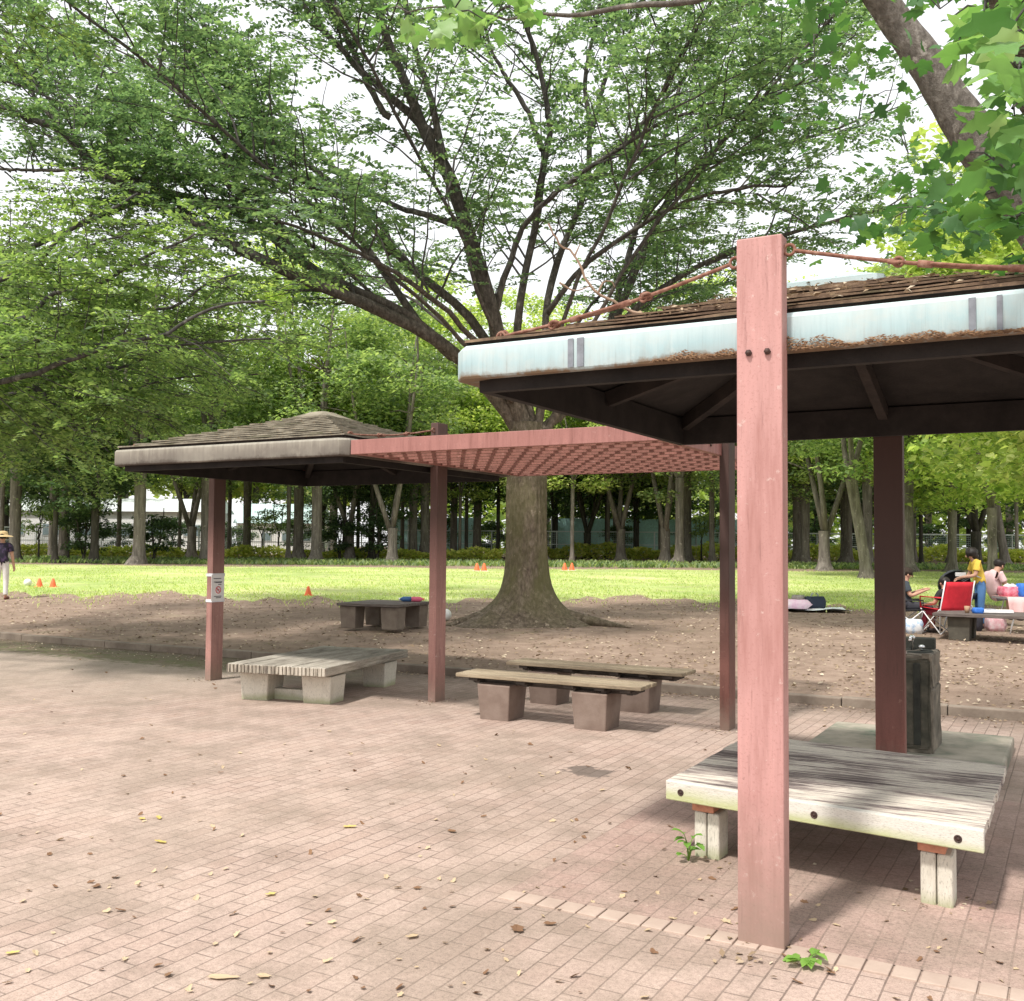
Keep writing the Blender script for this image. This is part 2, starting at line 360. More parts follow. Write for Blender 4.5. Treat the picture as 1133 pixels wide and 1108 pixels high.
MAT['yellow_leaf'] = leaf_mat('yellow_leaf', [(.2, (.50, .36, .08)), (.5, (.60, .46, .13)), (.8, (.68, .58, .28))], .2, .7, (1, 1, .6))

# ------------------------------------------------------------------ mesh helpers
def tag(o, label=None, cat=None, group=None, kind=None):
    if label: o['label'] = label
    if cat: o['category'] = cat
    if group: o['group'] = group
    if kind: o['kind'] = kind
    return o

def thing(name, label, cat, loc=(0, 0, 0), rz=0, group=None):
    o = bpy.data.objects.new(name, None); COL.objects.link(o)
    o.empty_display_size = .2
    o.location = tuple(float(x) for x in loc); o.rotation_euler = (0, 0, rz)
    return tag(o, label, cat, group)

def link_mesh(name, me, mats, parent=None):
    o = bpy.data.objects.new(name, me); COL.objects.link(o)
    for m in (mats if isinstance(mats, (list, tuple)) else [mats]): me.materials.append(m)
    if parent: o.parent = parent
    return o

class MB:
    def __init__(s, org=(0, 0, 0)): s.v = []; s.f = []; s.mi = []; s.sm = []; s.o = np.array(org, float)
    def add(s, verts, faces, mi=0, smooth=False):
        b = len(s.v)
        s.v += [tuple(np.array(p, float) - s.o) for p in verts]
        s.f += [tuple(i + b for i in f) for f in faces]
        s.mi += [mi] * len(faces); s.sm += [smooth] * len(faces)
        return s
    def box(s, c, size, rz=0, mi=0, taper=1., bev=0., M=None):
        """box with base-to-top taper; bev chamfers the edges"""
        bm = bmesh.new(); bmesh.ops.create_cube(bm, size=1)
        for v in bm.verts:
            t = taper if v.co.z > 0 else 1.
            v.co = Vector((v.co.x * size[0] * t, v.co.y * size[1] * t, v.co.z * size[2]))
        if bev: bmesh.ops.bevel(bm, geom=bm.edges[:], offset=bev, segments=2, affect='EDGES', profile=.5)
        R = M if M is not None else Matrix.Rotation(rz, 3, 'Z')
        cc = Vector(tuple(float(x) for x in c))
        bm.verts.ensure_lookup_table()
        vs = [tuple(R @ v.co + cc) for v in bm.verts]; fs = [tuple(v.index for v in f.verts) for f in bm.faces]
        bm.free(); return s.add(vs, fs, mi)
    def beam(s, a, b, w, h, mi=0, bev=0.):
        """rectangular bar from a to b, w wide horizontally, h tall"""
        a = Vector(tuple(map(float, a))); b = Vector(tuple(map(float, b))); d = (b - a); L = d.length; d.normalize()
        side = d.cross(Vector((0, 0, 1)))
        if side.length < 1e-4: side = Vector((1, 0, 0))
        side.normalize(); up = side.cross(d)
        M = Matrix((d, side, up)).transposed()
        return s.box((a + b) / 2, (L, w, h), 0, mi, 1., bev, M)
    def tube(s, pts, radii, n=8, mi=0, cap=True, smooth=True):
        pts = np.array(pts, float); m = len(pts)
        if np.isscalar(radii): radii = [radii] * m
        t = np.gradient(pts, axis=0); t /= (np.linalg.norm(t, axis=1)[:, None] + 1e-9)
        ref = np.array([0, 0, 1.]) if abs(t[0][2]) < .9 else np.array([1., 0, 0])
        vs = []; 
        for i in range(m):
            a = np.cross(t[i], ref); na = np.linalg.norm(a)
            if na < 1e-3: ref = np.array([1., 0, 0]); a = np.cross(t[i], ref); na = np.linalg.norm(a)
            a /= na; bb = np.cross(t[i], a)
            for j in range(n):
                q = 2 * PI * j / n
                vs.append(pts[i] + radii[i] * (math.cos(q) * a + math.sin(q) * bb))
        fs = []
        for i in range(m - 1):
            for j in range(n):
                k = (j + 1) % n
                fs.append((i * n + j, (i + 1) * n + j, (i + 1) * n + k, i * n + k))
        if cap:
            fs.append(tuple(range(n))); fs.append(tuple(range((m - 1) * n, m * n))[::-1])
        return s.add(vs, fs, mi, smooth)
    def ball(s, c, r, mi=0, seg=12, rings=8, M=None, rough=0.):
        bm = bmesh.new(); bmesh.ops.create_uvsphere(bm, u_segments=seg, v_segments=rings, radius=1)
        r = (r, r, r) if np.isscalar(r) else r
        R = M if M is not None else Matrix.Identity(3); cc = Vector(tuple(map(float, c)))
        bm.verts.ensure_lookup_table()
        vs = []
        for v in bm.verts:
            k = 1 + rough * random.uniform(-1, 1)
            vs.append(tuple(R @ Vector((v.co.x * r[0] * k, v.co.y * r[1] * k, v.co.z * r[2] * k)) + cc))
        fs = [tuple(v.index for v in f.verts) for f in bm.faces]; bm.free()
        return s.add(vs, fs, mi, True)
    def lathe(s, prof, c=(0, 0, 0), n=20, mi=0, smooth=True):
        vs = []; fs = []
        for r, z in prof:
            for j in range(n):
                q = 2 * PI * j / n; vs.append((c[0] + r * math.cos(q), c[1] + r * math.sin(q), c[2] + z))
        for i in range(len(prof) - 1):
            for j in range(n):
                k = (j + 1) % n; fs.append((i * n + j, i * n + k, (i + 1) * n + k, (i + 1) * n + j))
        return s.add(vs, fs, mi, smooth)
    def ring(s, c, axis, R, r, n=14, m=6, mi=0):
        ax = Vector(tuple(axis)).normalized(); a = ax.orthogonal().normalized(); b = ax.cross(a)
        cc = Vector(tuple(map(float, c)))
        vs = []; fs = []
        for i in range(n):
            q = 2 * PI * i / n; d = a * math.cos(q) + b * math.sin(q)
            for j in range(m):
                p = 2 * PI * j / m; vs.append(tuple(cc + d * (R + r * math.cos(p)) + ax * r * math.sin(p)))
        for i in range(n):
            for j in range(m):
                fs.append((i * m + j, ((i + 1) % n) * m + j, ((i + 1) % n) * m + (j + 1) % m, i * m + (j + 1) % m))
        return s.add(vs, fs, mi, True)
    def mesh(s, name):
        me = bpy.data.meshes.new(name); me.from_pydata(s.v, [], s.f); me.update()
        me.polygons.foreach_set('material_index', s.mi); me.polygons.foreach_set('use_smooth', s.sm)
        return me
    def build(s, name, mats, parent=None):
        return link_mesh(name, s.mesh(name), mats, parent)

def kids(o): return list(o.children)
def dup(root, loc, rz=0, label=None, group=None, scale=None):
    r = root.copy(); COL.objects.link(r); r.location = tuple(float(x) for x in loc); r.rotation_euler = (0, 0, rz)
    if scale: r.scale = (scale,) * 3 if np.isscalar(scale) else scale
    if label: r['label'] = label
    if group: r['group'] = group
    for ch in kids(root):
        c = ch.copy(); COL.objects.link(c); c.parent = r
        for g in kids(ch):
            d = g.copy(); COL.objects.link(d); d.parent = c
    return r

def quad_mesh(name, V, nv=4):
    """V: (n, nv, 3) array of separate polygons"""
    n = len(V); me = bpy.data.meshes.new(name)
    me.vertices.add(n * nv); me.loops.add(n * nv); me.polygons.add(n)
    me.vertices.foreach_set('co', np.ascontiguousarray(V, dtype=np.float32).ravel())
    me.loops.foreach_set('vertex_index', np.arange(n * nv, dtype=np.int32))
    me.polygons.foreach_set('loop_start', np.arange(0, n * nv, nv, dtype=np.int32))
    me.polygons.foreach_set('loop_total', np.full(n, nv, dtype=np.int32))
    me.update(calc_edges=True); me.validate(); return me

def norm(a): return a / (np.linalg.norm(a, axis=-1, keepdims=True) + 1e-9)

def leaf_quads(P, D, N, size, wid=.5):
    """rhombic leaves: base point P, direction D, normal N"""
    D = norm(D); S = norm(np.cross(D, N)); L = size[:, None]; W = L * wid
    Nn = np.cross(S, D)
    tip = P + D * L - Nn * L * .12
    return np.stack([P, P + D * L * .45 + S * W * .5 + Nn * L * .04, tip, P + D * L * .45 - S * W * .5 + Nn * L * .04], 1)

def smooth_path(pts, n):
    """Catmull-Rom resample"""
    p = np.array(pts, float); p = np.vstack([2 * p[0] - p[1], p, 2 * p[-1] - p[-2]])
    out = []
    m = len(p) - 3
    for q in np.linspace(0, m - 1e-6, n):
        i = int(q); t = q - i; a, b, c, d = p[i], p[i + 1], p[i + 2], p[i + 3]
        out.append(.5 * ((2 * b) + (c - a) * t + (2 * a - 5 * b + 4 * c - d) * t * t + (3 * b - a - 3 * c + d) * t ** 3))
    return np.array(out)

# ------------------------------------------------------------------ the setting
H = 1.5655; S = 3.131; KV = 3.42
def sheet(name, xs, ys, zf, mat, kind='structure'):
    vs = []; fs = []
    for y in ys:
        for x in xs: vs.append((x, y, zf(x, y)))
    n = len(xs)
    for j in range(len(ys) - 1):
        for i in range(n - 1): fs.append((j * n + i, j * n + i + 1, (j + 1) * n + i + 1, (j + 1) * n + i))
    me = bpy.data.meshes.new(name); me.from_pydata(vs, [], fs); me.update()
    for p in me.polygons: p.use_smooth = True
    return tag(link_mesh(name, me, mat), kind=kind)

def kerb_top(x): return .075 + .16 * max(0., terrain(x, KV) - .10)
def soil_z(x, y):
    e = min(1., max(0., (y - 3.6) / 1.2))
    n = math.sin(x * 1.3 + y * .7) * math.sin(y * 1.1 - x * .4) * .009 + math.sin(x * .45 + 1) * math.sin(y * .38) * .010
    t = min(1., max(0., (y - 3.5) / 6.0)); return (kerb_top(x) - .012) * (1 - t) + (terrain(x, y) - .012) * t + n * e * (1 if y < 60 else 0)
gx = np.concatenate([np.linspace(-420, -62, 12), np.linspace(-60, 30, 181), np.linspace(34, 420, 12)])
gy = np.concatenate([np.linspace(KV + .1, 30, 110), np.linspace(31, 80, 40), np.linspace(90, 520, 12)])
sheet('soil_ground', gx, gy, soil_z, MAT['dirt'])
sheet('plaza_pavement', np.linspace(-60, 60, 7), np.linspace(-40, KV, 6), lambda x, y: 0., MAT['pavers'])
sheet('shelter_pad', np.linspace(-1.20, 1.52, 4), np.linspace(-3.15, -.08, 4), lambda x, y: .004, MAT['pad'])
# soldier course edging the pad
mb = MB(); x = -1.2
while x < 1.5:
    if random.random() < .72: mb.box((x + .049, -3.21, .001), (.092, .11, .012 + random.uniform(0, .004)), random.uniform(-.01, .01), 0, 1., .004); x += .1
tag(mb.build('pad_edging', speckled('pale_edge_brick', (.36, .27, .22), (.46, .36, .295), 5, .9, None, .4)), kind='structure')

# kerb: stones with joints; its top follows the soil
mb = MB(); x = -60
while x < 40:
    L = 1.0; xc = x + L / 2; zt = kerb_top(xc) + .012 + random.uniform(-.006, .006)
    mb.box((xc, KV + .06 + random.uniform(-.005, .005), zt / 2 - .03), (L - .008, .13, zt + .06), 0, 0, 1., .012); x += L
tag(mb.build('kerb', MAT['kerb']), kind='structure')

# lawn: an irregular sunlit sheet in front of the grove
def lawn_edge(px): return 24.8 + 1.3 * math.sin(px * .011) + .9 * math.sin(px * .037 + 1) + .7 * math.sin(px * .11) + .5 * math.sin(px * .23 + 2)
vs = []; fs = []; cols = list(range(-700, 2000, 9)); rows = 26
for px in cols:
    d0 = lawn_edge(px); d1 = 48.5 + .8 * math.sin(px * .02)
    for j in range(rows):
        d = d0 + (d1 - d0) * (j / (rows - 1))
        p = at(px, 600, d); zz = soil_z(p[0], p[1])
        vs.append((p[0], p[1], zz + (.012 if 0 < j < rows - 1 else -.01) ))
for i in range(len(cols) - 1):
    for j in range(rows - 1): fs.append((i * rows + j, (i + 1) * rows + j, (i + 1) * rows + j + 1, i * rows + j + 1))
me = bpy.data.meshes.new('lawn'); me.from_pydata(vs, [], fs); me.update()
tag(link_mesh('lawn', me, MAT['lawn']), kind='structure')

def scatter_blades(name, n, dlo, dhi, pxlo, pxhi, hmin, hmax, mat, thin=None, wid=.28):
    d = dlo + (dhi - dlo) * RNG.random(n) ** 1.3; px = RNG.uniform(pxlo, pxhi, n)
    P = np.array([at_ground(a, b) for a, b in zip(px, d)]); 
    for i in range(n): P[i, 2] = soil_z(P[i, 0], P[i, 1])
    keep = np.array([b > lawn_edge(a) + .6 - 3.4 * RNG.random() ** 2.2 for a, b in zip(px, d)]) if thin else np.ones(n, bool)
    P = P[keep]
    if thin: P = P[(np.sin(P[:, 0] * .9 + np.sin(P[:, 1] * .6) * 2) + np.sin(P[:, 1] * 1.3 + P[:, 0] * .5) + RNG.normal(0, .7, len(P))) > -.9]
    n = len(P); a = RNG.uniform(0, 2 * PI, n); h = RNG.uniform(hmin, hmax, n)
    D = np.stack([np.cos(a) * .5, np.sin(a) * .5, np.ones(n)], 1); N = np.stack([-np.cos(a), -np.sin(a), np.full(n, .4)], 1)
    me = quad_mesh(name, leaf_quads(P, D, N, h, wid))
    return tag(link_mesh(name, me, mat), kind='stuff')
o = scatter_blades('lawn_grass', 75000, 21.5, 48, -150, 1280, .04, .10, MAT['grass'], True)
tag(o, 'short bright green grass growing across the lawn', 'grass')
o = scatter_blades('ground_cover', 14000, 50.5, 58, -150, 1280, .12, .34, MAT['leaf_grove'], None, .5)
tag(o, 'low green undergrowth around the grove trunks', 'undergrowth')

# leaf litter on the bare soil
n = 9000
d = 9.5 + 18 * RNG.random(n) ** 1.2; px = RNG.uniform(-80, 1230, n)
P = np.array([at_ground(a, b) for a, b in zip(px, d)]); P = P[P[:, 1] > KV + .25]
kk = RNG.integers(0, len(P), 2600); Q = P[kk] + RNG.normal(0, .22, (2600, 3)) * [1, 1, 0]; P = np.vstack([P, Q[Q[:, 1] > KV + .2]])
kx = RNG.uniform(-16, 6, 1500); ky = KV - np.abs(RNG.normal(0, .16, 1500)) - .02 - (kx < -6.8) * RNG.random(1500) * .7
P = np.vstack([P, np.stack([kx, ky, 0 * kx], 1)])
for fx, fy in ((0, -3.18), (0, .05), (-1.61, 1.565), (-4.70, 1.565), (-7.84, 1.565), (.52, -2.25), (-.52, -2.1)):
    q = RNG.normal(0, .13, (34, 3)) * [1, 1, 0] + [fx, fy - .05, 0]; P = np.vstack([P, q[(np.abs(q[:, 0] - fx) > .1) | (np.abs(q[:, 1] - fy) > .06)]])
n = len(P)
for i in range(n): P[i, 2] = soil_z(P[i, 0], P[i, 1]) + .012 if P[i, 1] > KV else .008
a = RNG.uniform(0, 2 * PI, n); D = np.stack([np.cos(a), np.sin(a), RNG.normal(.1, .25, n)], 1)
N = np.stack([RNG.normal(0, .3, n), RNG.normal(0, .3, n), np.ones(n)], 1)
tag(link_mesh('leaf_litter', quad_mesh('leaf_litter', leaf_quads(P, D, N, RNG.uniform(.03, .085, n) * np.where(P[:, 1] > KV, 1., .55), .55)), MAT['litter']),
    'dry fallen leaves littering the bare soil under the trees', 'leaf litter', None, 'stuff')

# ------------------------------------------------------------------ shelters
def roof(parent, cx, cy, fas, shin, capm, org, zb=2.417, zt=2.585, apex=3.08, ncourse=11, capsize=.34, th=.040):
    ch = .07
    def octo(h, z, c=None):
        c = ch if c is None else c
        return [(cx + sx * x, cy + sy * y, z) for sx, sy, x, y in
                ((-1, -1, h - c, h), (1, -1, h - c, h), (1, -1, h, h - c), (1, 1, h, h - c), (1, 1, h - c, h), (-1, 1, h - c, h), (-1, 1, h, h - c), (-1, -1, h, h - c))]
    # sheet-metal fascia: lower drip lip, face, folded top
    mb = MB(org); prof = [(H - .10, zb + .012), (H - .03, zb), (H - .005, zb + .004), (H, zb + .014), (H, zt - .02), (H - .012, zt), (H - .09, zt + .012)]
    vs = []; fs = []
    for h, z in prof: vs += octo(h, z)
    for i in range(len(prof) - 1):
        for j in range(8): k = (j + 1) % 8; fs.append((i * 8 + j, i * 8 + k, (i + 1) * 8 + k, (i + 1) * 8 + j))
    mb.add(vs, fs); f = mb.build('fascia', fas, parent)
    # shake courses, each a thin stepped frustum with a slightly ragged butt edge
    mb = MB(org); h0, h1 = H - .05, .20
    for i in range(ncourse):
        a = h0 + (h1 - h0) * i / ncourse; b = h0 + (h1 - h0) * (i + 1.35) / ncourse
        za = zt + .006 + (apex - zt) * (h0 - a) / h0; zb_ = zt + .004 + (apex - zt) * (h0 - b) / h0
        for (dx, dy, tx, ty) in ((0, -1, 1, 0), (1, 0, 0, 1), (0, 1, -1, 0), (-1, 0, 0, -1)):
            m = 16; vs = []; fs = []; bt = []
            for q in range(m + 1):
                t = -1 + 2 * q / m
                j = random.uniform(-.008, .008) if 0 < q < m else 0
                jj = random.uniform(-.005, .005)
                A = (cx + dx * (a + j) + tx * t * a, cy + dy * (a + j) + ty * t * a)
                Bp = (cx + dx * b + tx * t * b, cy + dy * b + ty * t * b)
                vs += [(A[0], A[1], za + th * .64), (A[0], A[1], za + th + jj), (Bp[0], Bp[1], zb_ + th * .02), (Bp[0], Bp[1], zb_ - .006), (A[0] - dx * .02, A[1] - dy * .02, za - .006), (A[0] - dx * .02, A[1] - dy * .02, za + th * .64)]
            for q in range(m):
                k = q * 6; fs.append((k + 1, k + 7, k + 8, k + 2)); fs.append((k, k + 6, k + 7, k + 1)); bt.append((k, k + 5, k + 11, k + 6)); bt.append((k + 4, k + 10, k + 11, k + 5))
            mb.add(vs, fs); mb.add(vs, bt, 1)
    mb.build('shingles', [shin, MAT['shake_gap_shade']], parent)
    # cap
    mb = MB(org); vs = []; fs = []; prof = [(capsize + .02, apex - .075), (capsize + .02, apex - .035), (.10, apex + .035), (.02, apex + .04)]
    for h, z in prof: vs += octo(h, z, min(.03, h * .3))
    for i in range(3):
        for j in range(8): k = (j + 1) % 8; fs.append((i * 8 + j, i * 8 + k, (i + 1) * 8 + k, (i + 1) * 8 + j))
    fs.append(tuple(range(24, 32))); mb.add(vs, fs); mb.build('roof_cap', capm, parent)
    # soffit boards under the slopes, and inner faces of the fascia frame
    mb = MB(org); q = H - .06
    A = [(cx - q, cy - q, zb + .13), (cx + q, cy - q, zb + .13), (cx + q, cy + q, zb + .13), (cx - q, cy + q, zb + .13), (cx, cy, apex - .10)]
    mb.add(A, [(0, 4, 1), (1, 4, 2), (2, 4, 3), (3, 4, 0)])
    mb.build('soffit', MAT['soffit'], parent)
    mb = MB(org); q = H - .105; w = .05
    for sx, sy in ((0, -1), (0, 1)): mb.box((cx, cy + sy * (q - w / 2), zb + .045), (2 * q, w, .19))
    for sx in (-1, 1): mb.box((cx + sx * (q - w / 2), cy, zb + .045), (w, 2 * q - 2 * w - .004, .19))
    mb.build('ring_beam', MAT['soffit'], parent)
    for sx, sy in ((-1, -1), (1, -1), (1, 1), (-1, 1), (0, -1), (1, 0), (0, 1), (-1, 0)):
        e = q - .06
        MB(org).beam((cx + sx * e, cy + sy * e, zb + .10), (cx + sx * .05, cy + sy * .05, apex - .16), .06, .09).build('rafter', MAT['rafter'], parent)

def post(parent, org, x0, x1, y0, y1, mat, top=2.895, bolts=None):
    mb = MB(org); mb.box(((x0 + x1) / 2, (y0 + y1) / 2, top / 2 - .04), (x1 - x0, y1 - y0, top + .08), 0, 0, 1., .006)
    p = mb.build('post', mat, parent)
    if bolts:
        for b, ax in bolts:
            m = MB(org); a = np.array(b); n = np.array(ax)
            m.tube([a - n * .02, a + n * .012], .014, 6, smooth=False); m.ball(a + n * .012, .011, 0, 8, 6)
            m.build('bolt', MAT['bolt'], p)
    return p

def tie_rod(parent, org, a, b, buckle=(.36, .62), links=(.33, .66), r=.0085):
    """iron rod from post head a to roof hook b with eye links and a turnbuckle"""
    a = np.array(a, float); b = np.array(b, float); d = (b - a) / np.linalg.norm(b - a); L = np.linalg.norm(b - a)
    side = norm(np.cross(d, ZUP)); up = np.cross(side, d)
    mb = MB(org); t0, t1 = buckle
    sag = lambda t: a + (b - a) * t - ZUP * .03 * math.sin(PI * t)
    mb.tube([sag(t) for t in np.linspace(.015, .975, 14)], r, 7)
    rod = mb.build('tie_rod', MAT['rust'], parent)
    for t in (.0, .985): MB(org).ring(sag(t), side, .022, .007).build('end_eye', MAT['rust'], rod)
    for t in links: MB(org).ring(sag(t), side * .6 + up, .02, .0075).ring(sag(t) + d * .018, side, .018, .007).build('eye_link', MAT['rust'], rod)
    m = MB(org)
    for sgn in (-1, 1): m.tube([sag(t0 - .01)] + [sag(t) + side * sgn * .016 for t in np.linspace(t0 + .02, t1 - .02, 4)] + [sag(t1 + .01)], .007, 6)
    m.tube([sag(t0 - .03), sag(t0 + .015)], .015, 8); m.tube([sag(t1 - .015), sag(t1 + .03)], .015, 8)
    m.build('turnbuckle', MAT['rust'], rod)
    # hook plate where it meets the roof edge
    m = MB(org); m.box(b + np.array([0, 0, -.045]), (.09, .03, .05)); m.ring(b + np.array([0, 0, -.005]), side, .026, .009); m.build('hook', MAT['rust'], rod)

W = .095; T = .09
# near shelter
o1 = (0, -H, 0)
sh1 = thing('park_shelter', 'near park shelter with pale teal roof edge and tall faded red front post', 'shelter', o1)
roof(sh1, 0, -H, MAT['fascia_teal'], MAT['shingle_brown'], MAT['fascia_teal'], o1, ncourse=7, capsize=.25, th=.030)
post(sh1, o1, -W, W, -S - T, -S - .002, MAT['post_pink'], 2.895,
     [((-.042, -S - T, 2.41), (0, -1, 0)), ((.036, -S - T, 2.41), (0, -1, 0))])
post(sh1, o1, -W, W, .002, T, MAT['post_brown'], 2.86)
tie_rod(sh1, o1, (-W - .02, -S - .045, 2.81), (-H + .22, -S + .12, 2.64), (.44, .64), (.34, .74))
tie_rod(sh1, o1, (W + .02, -S - .045, 2.835), (H - .2, -S + .12, 2.64), (.42, .66), (.32, .78))
tie_rod(sh1, o1, (-W - .02, .045, 2.81), (-H + .2, -.12, 2.64)); tie_rod(sh1, o1, (W + .02, .045, 2.81), (H - .2, -.12, 2.64))
for x, w in ((-.905, .028), (-.855, .034), (.80, .026), (.895, .020)):    # bare zinc streaks on the fascia, a few mm proud
    MB(o1).box((x, -S - .0035, 2.50), (w, .004, .135)).build('bare_patch', MAT['fascia_mark'], sh1)
n = 3000   # needles and debris caught along the drip edge
P = np.stack([RNG.uniform(-.5, 1.5, n), -S - .006 - .012 * RNG.random(n), np.zeros(n)], 1)
env = .022 + .018 * np.sin(P[:, 0] * 5 + 1) + .016 * np.sin(P[:, 0] * 13) + .012 * np.sin(P[:, 0] * 31)
P[:, 2] = 2.425 + np.abs(env) * RNG.random(n) ** 1.7
a = RNG.uniform(-.6, .6, n) + PI * (RNG.random(n) < .5); D = np.stack([np.cos(a), -.12 * np.ones(n), np.sin(a)], 1); N = np.tile([0., -1, .3], (n, 1))
o = link_mesh('drip_edge_debris', quad_mesh('drip_edge_debris', leaf_quads(P - np.array(o1), D, N, RNG.uniform(.008, .022, n), .28)), MAT['dry_brown'], sh1); o['kind'] = 'stuff'
n = 260   # leaves lying on the shakes
u = RNG.uniform(-1.3, 1.3, n); t = RNG.random(n) ** .8 * .9; u = u * (1 - t * .8)
P = np.stack([u, -H - (H - .06) * (1 - t), 2.585 + .055 + t * .47], 1); a = RNG.uniform(0, 6.28, n)
D = np.stack([np.cos(a), np.sin(a), RNG.normal(0, .3, n)], 1); N = np.stack([RNG.normal(0, .4, n), RNG.normal(-.2, .4, n), np.ones(n)], 1)
o = link_mesh('roof_leaf_litter', quad_mesh('roof_leaf_litter', leaf_quads(P - np.array(o1), D, N, RNG.uniform(.02, .06, n), .4)), MAT['litter'], sh1); o['kind'] = 'stuff'

# far shelter (left): posts on its two sides
CX2, CY2 = -4 * H, H; o2 = (CX2, CY2, 0)
sh2 = thing('park_shelter', 'far park shelter with grey weathered roof edge and brown shake roof', 'shelter', o2)
roof(sh2, CX2, CY2, MAT['fascia_grey'], MAT['shingle_grey'], MAT['shingle_grey'], o2, 2.417, 2.585, 3.05, capsize=.24)
L0, L1 = -5 * H, -3 * H
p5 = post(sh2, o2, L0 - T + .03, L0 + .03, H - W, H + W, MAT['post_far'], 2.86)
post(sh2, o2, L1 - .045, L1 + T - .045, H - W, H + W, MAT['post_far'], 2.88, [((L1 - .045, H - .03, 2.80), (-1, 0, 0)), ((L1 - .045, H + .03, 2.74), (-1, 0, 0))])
tie_rod(sh2, o2, (L1, H - W - .02, 2.80), (L1 - .12, .22, 2.64)); tie_rod(sh2, o2, (L1, H + W + .02, 2.80), (L1 - .12, S - .22, 2.64))
tie_rod(sh2, o2, (L0, H - W - .02, 2.80), (L0 + .12, .22, 2.64)); tie_rod(sh2, o2, (L0, H + W + .02, 2.80), (L0 + .12, S - .22, 2.64))

# paper notice taped round the left post
ns = thing('paper_notice', 'white paper notice with red ring symbol taped round the left post', 'notice', (L0 + .034, H, 1.0))
def nbox(name, m, c, s, parent=ns): return MB((L0 + .034, H, 1.0)).box(c, s).build(name, m, parent)
xf = L0 + .034
nbox('sheet', MAT['paper'], (xf + .001, H - .012, 1.085), (.003, .205, .31))
for z in (1.238, .935):
    nbox('tape_band', MAT['tape'], (L0 - .015, H, z), (T + .012, 2 * W + .012, .035))
for z, w, y in ((1.195, .12, -.01), (1.155, .13, 0), (1.148, .10, .01), (.985, .12, 0), (.968, .08, .01), (1.125, .05, .03)):
    nbox('text_line', MAT['ink'], (xf + .0035, H + y - .012, z), (.002, w, .009))
m = MB((xf, H, 1.0)); m.ring((xf + .004, H - .005, 1.06), (1, 0, 0), .038, .0055, 20, 5); m.beam((xf + .004, H - .032, 1.087), (xf + .004, H + .022, 1.033), .004, .009); m.build('red_ring_symbol', MAT['ink_red'], ns)
m = MB((xf, H, 1.0)); m.box((xf + .0030, H - .006, 1.062), (.002, .032, .016)); m.build('pictogram', MAT['ink'], ns)

# trellis between the two roofs
o3 = (-2 * H, H, 0)
tr = thing('trellis_canopy', 'red wooden lattice canopy bridging the two shelter roofs', 'trellis', o3)
ta, tb_ = 2.556, 2.425
xa, xb = L1 + .066, -H - .066
mb = MB(o3); mb.box(((xa + xb) / 2 - .0, .03, (ta + tb_) / 2), (xb - xa, .06, ta - tb_), 0, 0, 1., .004); f1 = mb.build('edge_beam', MAT['beam_red'], tr)
MB(o3).box(((xa + xb) / 2, S - .03, (ta + tb_) / 2), (xb - xa, .06, ta - tb_), 0, 0, 1., .004).build('edge_beam', MAT['beam_red'], tr)
for x in (xa + .03, xb - .03):
    MB(o3).box((x, S / 2, (ta + tb_) / 2 - .002), (.058, S - .126, ta - tb_ - .006), 0, 0, 1., .004).build('edge_beam', MAT['beam_red'], tr)
for i in range(12):
    y = .06 + (S - .12) * (i + .5) / 12
    MB(o3).box(((xa + xb) / 2, y, 2.4505), (xb - xa - .124, .045, .048)).build('slat', MAT['slat_red'], tr)
for i in range(18):
    x = xa + .06 + (xb - xa - .12) * (i + .5) / 18
    MB(o3).box((x, S / 2, 2.512), (.04, S - .128, .07)).build('cross_slat', MAT['slat_red'], tr)
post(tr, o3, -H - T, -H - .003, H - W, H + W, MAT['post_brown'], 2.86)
for y in (.55, .75, .95, 1.15):
    MB(o3).tube([(xb - .001, y, 2.49), (xb + .012, y, 2.49)], .012, 6).build('bolt', MAT['bolt'], tr)

# dry branch fallen on the near roof
bp = [(606, 246, 5.3), (617, 268, 5.32), (636, 283, 5.33), (651, 313, 5.34), (673, 331, 5.36), (700, 344, 5.36), (735, 352, 5.30), (775, 356, 5.2)]
pts = smooth_path([at(*p) for p in bp], 26); br = MB(pts[-1]); pts2 = pts + RNG.normal(0, .004, pts.shape)
br.tube(pts2, np.linspace(.0045, .0095, 26), 6)
for q in ([(619, 313, 5.3), (636, 322, 5.33), (654, 316, 5.35)], [(662, 324, 5.35), (668, 312, 5.36), (677, 312, 5.36), (680, 318, 5.36)], [(636, 283, 5.33), (642, 270, 5.36)]):
    br.tube(smooth_path([at(*p) for p in q], 8), np.linspace(.006, .0025, 8), 5)
o = br.build('dry_branch', speckled('pale_dry_twig', (.30, .20, .14), (.50, .36, .26), 20)); o.location = tuple(pts[-1])
tag(o, 'pale dry fallen branch lying on the near shelter roof', 'branch')

# ------------------------------------------------------------------ benches
def prism(poly, z0, z1, mb, mi=0):
    n = len(poly); vs = [(x, y, z0) for x, y in poly] + [(x, y, z1) for x, y in poly]
    mb.add(vs, [tuple(range(n))[::-1], tuple(range(n, 2 * n))] + [(i, (i + 1) % n, n + (i + 1) % n, n + i) for i in range(n)], mi)

def tapered_leg(mb, x, y, wx, wy, h, top=1.18, rz=0, mi=0):
    """block leg that widens upward"""
    mb.box((x, y, h / 2 - .01), (wx, wy, h + .02), rz, mi, top, .012)

